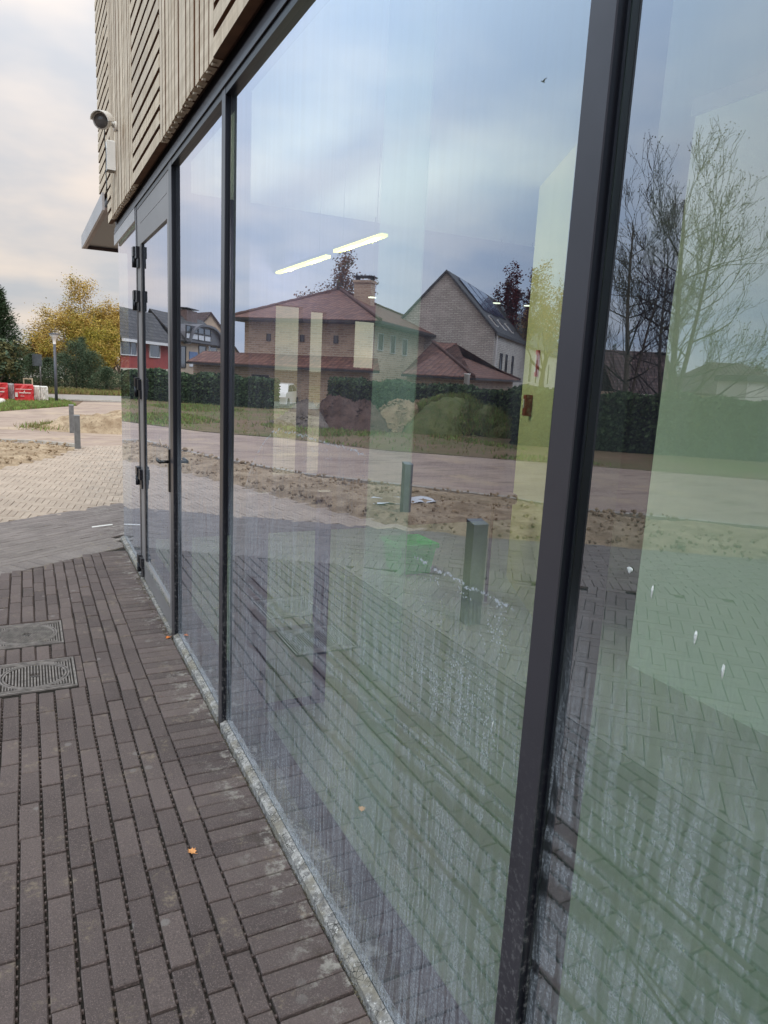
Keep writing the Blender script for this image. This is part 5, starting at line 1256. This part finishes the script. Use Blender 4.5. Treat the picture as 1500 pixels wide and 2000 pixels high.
# --- grey roofed house seen directly
f = Frame(60, 690, 60, -80, False); r_ = houseN('distant_house', 'distant white house with a grey roof and chimney beyond the pines')
a, zr = f.hit(28, 674); c_, _ = f.hit(125, 674); A_, B_ = min(a, c_), max(a, c_); _, ze = f.hit(60, 701)
lb(f, r_, 'wall', M_TRIM, [(A_, B_, 0.2, 6, -0.3, ze)]); roof(f, r_, 'roof', M_TGRY, [[(A_, 0, ze), (B_, 0, ze), (B_, 2.6, zr), (A_, 2.6, zr)], [(A_, 2.61, zr), (B_, 2.61, zr), (B_, 5.2, ze), (A_, 5.2, ze)]])
a, zt = f.hit(61, 664, 2.6); c_, _ = f.hit(75, 664, 2.6); _, zb = f.hit(66, 675, 2.6)
ch = lb(f, r_, 'chimney', M_LEAD, [(min(a, c_), max(a, c_), 2.3, 3.0, zr - 0.3, zt)]); lb(f, ch, 'chimney_cap', M_GUT, [(min(a, c_) - .05, max(a, c_) + .05, 2.25, 3.05, zt + 0.001, zt + .06)])
a, zb = f.hit(82, 688, -0.02); c_, zt = f.hit(96, 681, -0.02); lb(f, r_, 'dormer', M_CREAM, [(min(a, c_), max(a, c_), 0.3, 2, zb, zt)])
a, zb = f.hit(55, 728); c_, zt = f.hit(68, 708); window(f, r_, min(a, c_), max(a, c_), zb, zt, 0.2, M_GUT, 0.05)
fp = Frame(28, 700, 43, -80, False); a, zt = fp.hit(23, 702); c_, _ = fp.hit(36, 702)
t = thing('brick_gatepost', (0, 0, 0), 'brick garden pillar with a white cap beyond the packs', 'pillar'); lb(fp, t, 'pillar', plain('brown_pillar_brick', (0.26, 0.15, 0.11), 0.9), [(min(a, c_), max(a, c_), 0, 0.4, -0.1, zt)])
lb(fp, t, 'cap', M_TRIM, [(min(a, c_) - .06, max(a, c_) + .2, -0.05, 0.5, zt + .001, zt + .09)])

# ------------------------------------------------------------------ heaps, mound
def mound(px, py, rx, ry, H, mat, lab, seed, name='soil_heap', cat='soil heap', rot=0.0, ex=1.25):
    c = ground(px, py, True); rnd = random.Random(seed); b = MB(); n, mrings = 56, 26; vs = []
    ph = [rnd.uniform(0, 6.28) for _ in range(6)]
    for i in range(mrings + 1):
        for k in range(n):
            a = 2 * math.pi * k / n; rr = i / mrings; wob = 1 + 0.10 * math.sin(3 * a + ph[0]) + 0.07 * math.sin(5 * a + ph[1]) + 0.04 * math.sin(9 * a + ph[2])
            x = math.cos(a) * rx * rr * wob; y = math.sin(a) * ry * rr * wob
            z = H * math.cos(min(1, rr) * math.pi / 2) ** ex * (1 + 0.14 * math.sin(4 * x / rx + ph[3]) + 0.10 * math.sin(7 * y / ry + ph[4])) + rnd.gauss(0, 0.045) * H * (rr < 1)
            vs.append((x, y, max(-0.03, z) if rr < 1 else -0.04))
    fs = [(i * n + k, i * n + (k + 1) % n, (i + 1) * n + (k + 1) % n, (i + 1) * n + k) for i in range(mrings) for k in range(n)]
    b.mesh(vs, fs, True)
    for _ in range(500):
        a = rnd.uniform(0, 6.28); rr = rnd.random() ** 0.6 * 1.08; s_ = rnd.uniform(0.012, 0.05); z = H * math.cos(min(1, rr) * math.pi / 2) ** ex
        b.lathe([(0.001, -s_), (s_ * rnd.uniform(.7, 1.3), 0), (s_ * 0.4, s_ * 0.7)], (math.cos(a) * rx * rr, math.sin(a) * ry * rr, z), 5, smooth=False)
    o = b.obj(name, mat, None, uv=False, label=lab, cat=cat, group='heaps of loose earth by the road', loc=(c[0], c[1], 0)); o.rotation_euler[2] = rot; return o, c
mound(594, 830, 0.85, 1.1, 0.6, M_GREYH, 'low grey gravel heap left of the dark soil heap', 1)
mound(668, 832, 1.15, 1.4, 0.80, M_SOILH, 'dark brown soil heap between the gravel and the sand', 2)
mound(712, 836, 0.9, 1.2, 0.66, M_SOILH, 'second dark soil heap touching the pale translucent strip', 6)
mound(775, 838, 1.0, 1.3, 0.85, M_SANDH, 'tan sand heap left of the grassy mound', 3)
mound(835, 830, 1.1, 1.2, 0.78, M_SANDH, 'brown sandy heap partly behind the grassy mound', 4)
M_MND = surface('grown_over_soil', (0.10, 0.135, 0.05), (0.17, 0.20, 0.08), (0.19, 0.15, 0.09), 2, 1.0)
o, c = mound(900, 842, 2.3, 1.6, 0.98, M_MND, 'broad mound overgrown with bright green grass', 5, 'grassy_mound', 'mound', ex=0.75)
def g_m(r):
    a = r.uniform(0, 6.28); rr = math.sqrt(r.random()) * 1.0
    x = math.cos(a) * 2.3 * rr; y = math.sin(a) * 1.6 * rr; return (c[0] + x, c[1] + y, max(0, 0.98 * math.cos(rr * math.pi / 2) ** 0.75) - 0.03)
gm = blades('mound_grass', g_m, 26000, 0.20, [M_BLADE, M_BLADE_Y], 0.013)
mound(1010, 850, 1.7, 1.3, 0.95, M_MND, 'lower grassy mound reaching the dark hedge', 8, 'grassy_mound', 'mound', ex=0.75)
c2 = ground(1010, 850, True)
def g_m2(r):
    a = r.uniform(0, 6.28); rr = math.sqrt(r.random()); return (c2[0] + math.cos(a) * 1.7 * rr, c2[1] + math.sin(a) * 1.3 * rr, max(0, 0.95 * math.cos(rr * math.pi / 2) ** 0.75) - 0.02)
blades('mound_grass', g_m2, 16000, 0.18, [M_BLADE, M_BLADE_Y], 0.013)
# soil crumbs and clods on the sand
b = MB(); rnd = random.Random(5)
for i in range(6000):
    x, y = rnd.uniform(-5.5, 0.8), rnd.uniform(4, 14.6)
    if not in_poly((x, y), SANDP): continue
    s_ = rnd.uniform(0.008, 0.03) * (1.8 if rnd.random() < 0.06 else 1); b.lathe([(0.001, -s_), (s_ * rnd.uniform(.7, 1.2), 0), (s_ * 0.5, s_ * 0.7)], (x, y, 0.02 + 0.05 * rnd.random()), 5, smooth=False)
b.obj('clods', M_SAND, None, uv=False, kind='stuff')

# ------------------------------------------------------------------ reflected trees
def rt(px, dist): p = far(px, 700, dist, True); return (p[0], p[1], 0)
def rh(px, py, dist): return far(px, py, dist, True)[2]
leafy_tree(rt(650, 40), rh(645, 490, 40), 1.75, [M_L_BRN, M_L_OLV], 'rust brown tree rising behind the villa roof', n=7000, size=0.06, seed=21, trunk=0.4, crown_low=3)
leafy_tree(rt(1003, 50), rh(1003, 520, 50), 1.7, [M_L_RED, M_L_RED], 'dark red tree behind the solar panel roof', n=8000, size=0.07, seed=22, trunk=0.4)
leafy_tree(rt(1066, 48), rh(1060, 512, 48), 2.0, [M_L_ORG, M_L_OLV], 'sparse orange brown tree right of the dark red one', n=6000, size=0.055, seed=23, trunk=0.35)
leafy_tree(rt(1475, 40), rh(1475, 690, 40), 1.2, [M_L_OLV, M_L_BRN], 'small thin tree above the bungalow roof', n=1200, size=0.05, seed=24, trunk=0.4)
p = rt(1197, 34); conifer(p, rh(1197, 668, 34), 0.5, M_L_DARK, 'small dark spruce tip over the brown roof', 'conifer', 3000, 0.05, 25, 'evergreens across the road')
def bare_tree(px, dist, ytop, fork_y, r0, lab, seed, trunks, rad, leafy=0):
    base = rt(px, dist); H = rh(px, ytop, dist); rnd = random.Random(seed); t = thing('bare_tree', base, lab, 'tree', 'tall bare trees behind the hedge'); b = MB(); tips = []
    zf = rh(px, fork_y, dist)
    b2 = MB()
    for (dx, lean, hf, r) in trunks:
        q = Vector((dx, 0, -0.1)); pts = [q]; rads = [r0 * r]; d = Vector((lean[0], lean[1], 1)).normalized(); N = 9; top = H * hf
        for i in range(N):
            d = (d + Vector((rnd.gauss(0, .035), rnd.gauss(0, .035), 0.05))).normalized(); q = q + d * (top / N); pts.append(q.copy()); rads.append(r0 * r * (1 - 0.78 * (i + 1) / N))
        b.tube(pts, rads, 7, cap=False)
        for i in range(2, N + 1):
            for k in range(4 if i < N else 3):
                a = rnd.uniform(0, 6.28); zz = pts[i].z
                if zz < zf: 
                    if rnd.random() < 0.55: continue
                el_ = rnd.uniform(0.15, 0.7) if i < N else rnd.uniform(0.9, 1.4)
                ll = rad * 0.62 * (1 - 0.45 * i / N) * rnd.uniform(0.6, 1.1)
                grow(b2, pts[i] - (pts[i] - pts[i - 1]) * rnd.random(), Vector((math.cos(a) * math.cos(el_), math.sin(a) * math.cos(el_), math.sin(el_))), max(0.010, rads[i] * 0.45), ll, 4, rnd, tips, 0.48, 0.15, (2, 3), 4, 0.72, 0.0042, 0.09)
    b.obj('trunk', M_BARK, t, uv=False); b2.obj('branches', M_BARKD, t, uv=False)
    if leafy:
        cr = MB()
        for (p_, d_) in tips:
            if rnd.random() < leafy: leaves(cr, p_, 0.12, 3, 0.022, rnd)
        for k in range(900):
            z = rnd.uniform(0.3, 2.2); a = rnd.uniform(0, 6.28); leaves(cr, Vector((trunks[0][0] + math.cos(a) * 0.10, math.sin(a) * 0.10, z)), 0.09, 1, 0.03, rnd)
        cr.obj('sparse_leaves', M_L_OLV, t, uv=False)
    return t
bare_tree(1230, 19, 385, 660, 0.085, 'slender bare tree close to the mullion reflection', 31, [(0, (0.0, 0.0), 0.93, 1.0), (0.0, (-0.05, 0.02), 0.80, 0.6)], 2.1)
bare_tree(1322, 20, 350, 600, 0.11, 'wide bare tree with ivy and leaning twin stems', 32, [(0, (0.01, -0.02), 0.93, 1.0), (0.18, (-0.16, -0.10), 0.82, 0.8), (0.1, (0.10, 0.05), 0.70, 0.6)], 2.7, 0.35)
# street light mast far away
q = rt(1386, 45); t = thing('lamp_mast', q, 'thin distant lamp mast above the hedge', 'street lamp'); hh = rh(1386, 710, 45)
b = MB(); b.tube([(0, 0, 0), (0, 0, hh)], 0.04, 6); b.obj('pole', M_STEEL, t); b = MB(); b.box(-0.1, 0.3, -0.06, 0.06, hh + 0.001, hh + 0.07); b.obj('lamp_head', M_STEEL, t)

# ------------------------------------------------------------------ white car in the gap of the hedge
cc = far(547, 760, 31, True)
t = thing('parked_car', (cc[0], cc[1], 0), 'small white car parked in the gap beside the hedge', 'car', rz=math.radians(122)); 
b = MB(); prof = [(-1.35, 0.14), (-1.38, 0.42), (-1.25, 0.58), (-0.95, 0.62), (-0.55, 0.94), (0.45, 0.97), (1.0, 0.68), (1.32, 0.60), (1.38, 0.35), (1.35, 0.14)]; hw = 0.56
vs = [(x, -hw * (1 - 0.16 * max(0, (z - .6) / .4)), z) for x, z in prof] + [(x, hw * (1 - 0.16 * max(0, (z - .6) / .4)), z) for x, z in prof]; n = len(prof)
b.mesh(vs, [tuple(range(n)), tuple(range(2 * n - 1, n - 1, -1))] + [(i, n + i, n + (i + 1) % n, (i + 1) % n) for i in range(n)]); b.obj('body', plain('white_car_paint', (0.75, 0.76, 0.76), 0.25, var=0.02), t)
for sy in (-1, 1):
    b = MB(); y = sy * (hw + 0.002); b.poly([(-0.85, y * .985, 0.64), (-0.52, y * .9, 0.89), (-0.06, y * .9, 0.91), (-0.06, y * .985, 0.64)]); b.poly([(0.0, y * .985, 0.64), (0.0, y * .9, 0.91), (0.42, y * .9, 0.91), (0.85, y * .985, 0.66)]); b.obj('side_window', M_HG, t)
    for wx in (-0.85, 0.85):
        b = MB(); b.lathe([(0.001, -0.07), (0.18, -0.07), (0.2, -0.05), (0.2, 0.05), (0.18, 0.07), (0.001, 0.07)], (wx, sy * 0.53, 0.19), 18, 'y'); wh = b.obj('wheel', M_BLACKP, t)
        b = MB(); b.lathe([(0.001, -0.075), (0.11, -0.075), (0.11, 0.075), (0.001, 0.075)], (wx, sy * 0.53, 0.19), 14, 'y'); b.obj('rim', M_STEEL, wh)
b = MB(); b.poly([(0.47, -0.46, 0.96), (0.98, -0.5, 0.70), (0.98, 0.5, 0.70), (0.47, 0.46, 0.96)]); b.v = [(x + 0.01, y, z + 0.01) for x, y, z in b.v]; b.obj('windscreen', M_HG, t)

# ------------------------------------------------------------------ packs wrapped in red and white film
M_REDF = plain('red_printed_film', (0.50, 0.030, 0.035), 0.35, var=0.12, scale=3)
M_WHF = plain('white_stone_pack', (0.62, 0.60, 0.56), 0.7, var=0.2, scale=10, bump=0.5)
M_GRYF = plain('grey_film', (0.36, 0.35, 0.36), 0.4, var=0.2, scale=4)
def pack(px0, px1, ytop, ybase, dist, mat, lab, printed=False, cap=True, depth=0.75):
    fr = Frame(px0, 770, dist, -88, False); a, _ = fr.hit(px0, 770); c_, _ = fr.hit(px1, 770); A_, B_ = min(a, c_), max(a, c_); _, zt = fr.hit((px0 + px1) / 2, ytop)
    t = thing('stone_pack', (0, 0, 0), lab, 'pack', 'packs of paving stones on the grass'); b = MB(); rnd = random.Random(px0 + 99)
    nx, nz = 7, 5
    def P(s_, tt, z): return fr.w(s_, tt, z)
    j = lambda k=0.012: rnd.gauss(0, k)
    g_ = [[(A_ + (B_ - A_) * i / nx, j(), 0.0 + zt * k / nz + (j() if k < nz else j(.006))) for i in range(nx + 1)] for k in range(nz + 1)]
    for k in range(nz):
        for i in range(nx): b.poly([P(*g_[k][i]), P(*g_[k][i + 1]), P(*g_[k + 1][i + 1]), P(*g_[k + 1][i])])
    b.poly([P(A_, 0, zt)] + [P(*g_[nz][i]) for i in range(nx + 1)] + [P(B_, depth, zt + .01), P(A_, depth, zt + .01)])
    b.poly([P(A_, 0, 0), P(A_, 0, zt), P(A_, depth, zt), P(A_, depth, 0)]); b.poly([P(B_, 0, 0), P(B_, depth, 0), P(B_, depth, zt), P(B_, 0, zt)]); b.poly([P(A_, depth, 0), P(A_, depth, zt), P(B_, depth, zt), P(B_, depth, 0)])
    b.obj('wrapped_stones', mat, t)
    if printed:
        w_ = B_ - A_
        lb(fr, t, 'white_print', M_WHF, [(A_ + w_ * .05, B_ - w_ * .1, -0.045, -0.04, zt * .74, zt * .77), (A_ + w_ * .22, B_ - w_ * .16, -0.045, -0.04, zt * .52, zt * .57), (A_ + w_ * .3, B_ - w_ * .5, -0.045, -0.04, zt * .34, zt * .36), (A_ + w_ * .02, A_ + w_ * .15, -0.045, -0.04, zt * .30, zt * .55)],
           [[(A_ + w_ * .46, -0.045, zt * .60), (A_ + w_ * .54, -0.045, zt * .60), (A_ + w_ * .50, -0.045, zt * .69)]])
    return t
pack(-30, 16, 749, 785, 27.6, M_REDF, 'red wrapped pack cut by the left picture edge', True)
pack(16, 28, 751, 785, 27.9, M_GRYF, 'narrow grey wrapped pack between the two red ones')
pack(29, 66, 752, 787, 27.4, M_REDF, 'red wrapped pack with white print in the middle of the row', True)
pack(66.5, 79, 755, 786, 27.9, M_WHF, 'white stone pack beside the red one'); pack(79.8, 94, 756, 786, 27.9, M_WHF, 'white stone pack at the right end of the row')
fr = Frame(0, 770, 26.6, -88, False); q = ground(2, 787)
b = MB(); b.lathe([(0.001, 0.16), (0.09, 0.14), (0.15, 0.07), (0.16, 0.0), (0.001, -0.01)], (q[0], q[1], 0), 12); b.obj('white_sack', M_WHF, None, label='small white sack lying in front of the red pack', cat='sack')

# ------------------------------------------------------------------ street lamp, sign post, small frame
M_POLE = plain('grey_painted_pole', (0.085, 0.09, 0.11), 0.5, 0.2, var=0.1)
q = ground(110.5, 786.5); dL = math.hypot(q[0], q[1]); t = thing('street_lamp', (q[0], q[1], 0), 'grey street lamp with a white trumpet shaped head behind the bollards', 'street lamp')
z1 = far(106, 672, dL)[2]; z2 = far(106, 653, dL)[2]; lx = far(106, 660, dL)[0] - q[0]
b = MB(); b.tube([(0, 0, -0.05), (lx, 0, z1)], [0.052, 0.042], 12); b.obj('pole', M_POLE, t)
b = MB(); b.lathe([(0.045, z1), (0.055, z1 + (z2 - z1) * .35), (0.085, z1 + (z2 - z1) * .7), (0.17, z2)], (lx, 0, 0), 24); b.obj('lamp_shade', plain('milky_lamp_glass', (0.66, 0.63, 0.60), 0.3, var=0.03), t)
b = MB(); b.lathe([(0.001, z2 + .001), (0.185, z2 + .001), (0.17, z2 + 0.03), (0.001, z2 + 0.045)], (lx, 0, 0), 24); b.obj('lamp_lid', M_POLE, t)
q = far(80, 755, 35); zt = far(80, 692, 35)[2]; zb = far(80, 715, 35)[2]
t = thing('sign_post', (q[0], q[1], 0), 'pole with a dark square sign board among the pines', 'sign')
b = MB(); b.tube([(0, 0, -.05), (0, 0, zt - 0.02)], 0.035, 8); b.obj('pole', M_STEEL, t); b = MB(); b.box(-0.30, 0.08, -0.06, -0.036, zb, zt); b.obj('sign_board', plain('sign_back_dark', (0.07, 0.085, 0.10), 0.5), t)
q = far(55, 752, 33.5); t = thing('tree_support', (q[0], q[1], 0), 'small wooden support frame behind the red pack', 'wooden frame'); zt = far(55, 741, 33.5)[2]
for dx in (-0.16, 0.16): b = MB(); b.box(dx - .025, dx + .025, -.025, .025, -.05, zt); b.obj('stake', M_WOOD, t)
b = MB(); b.box(-0.184, 0.184, -.02, .02, zt + .001, zt + 0.05); b.obj('crossbar', M_WOOD, t)

# bird in the reflected sky
q = far(1062, 160, 18, True); t = thing('bird', q, 'tiny dark bird flying in the reflected sky', 'bird'); t.scale = (0.6, 0.6, 0.6)
b = MB(); b.tube([(-0.09, 0, -.02), (-0.03, 0, 0), (0.05, 0, 0.005), (0.10, 0, 0.0)], [0.006, 0.022, 0.024, 0.006], 8); b.obj('body', M_BLACKP, t, uv=False)
for sy in (-1, 1):
    b = MB(); b.mesh([(-0.03, sy * .01, 0), (0.05, sy * .01, 0.005), (0.04, sy * 0.12, 0.06), (-0.03, sy * 0.2, 0.09), (-0.02, sy * 0.1, 0.045), (-0.03, sy * .01, -.006), (0.05, sy * .01, -.001), (0.04, sy * 0.12, 0.054)], [(0, 1, 2, 3, 4), (5, 6, 7, 3, 4), (0, 5, 4), (1, 6, 7, 2)]); b.obj('wing', M_BLACKP, t, uv=False)
# plastic sheet on the sand
q = ground(775, 988, True); b = MB(); rnd = random.Random(9); nx = 8
vs = [(q[0] + (i / nx - .5) * 0.9 + rnd.gauss(0, .02), q[1] + (k / 4 - .5) * 0.35 + rnd.gauss(0, .02), 0.05 + abs(rnd.gauss(0, .02))) for k in range(5) for i in range(nx + 1)]
b.mesh(vs, [(k * 9 + i, k * 9 + i + 1, (k + 1) * 9 + i + 1, (k + 1) * 9 + i) for k in range(4) for i in range(nx)])
b.obj('plastic_sheet', plain('crumpled_white_film', (0.6, 0.62, 0.66), 0.35, var=0.1), None, label='crumpled white plastic sheet lying on the sand by a bollard', cat='plastic sheet')
q = ground(318, 874, True); b = MB(); b.tube([(q[0], q[1], 0), (q[0] + .05, q[1], 0.16)], 0.018, 6)
b.obj('wooden_stake', M_WOOD, None, label='short brown stake leaning in the sand, reflected in the door', cat='stake')
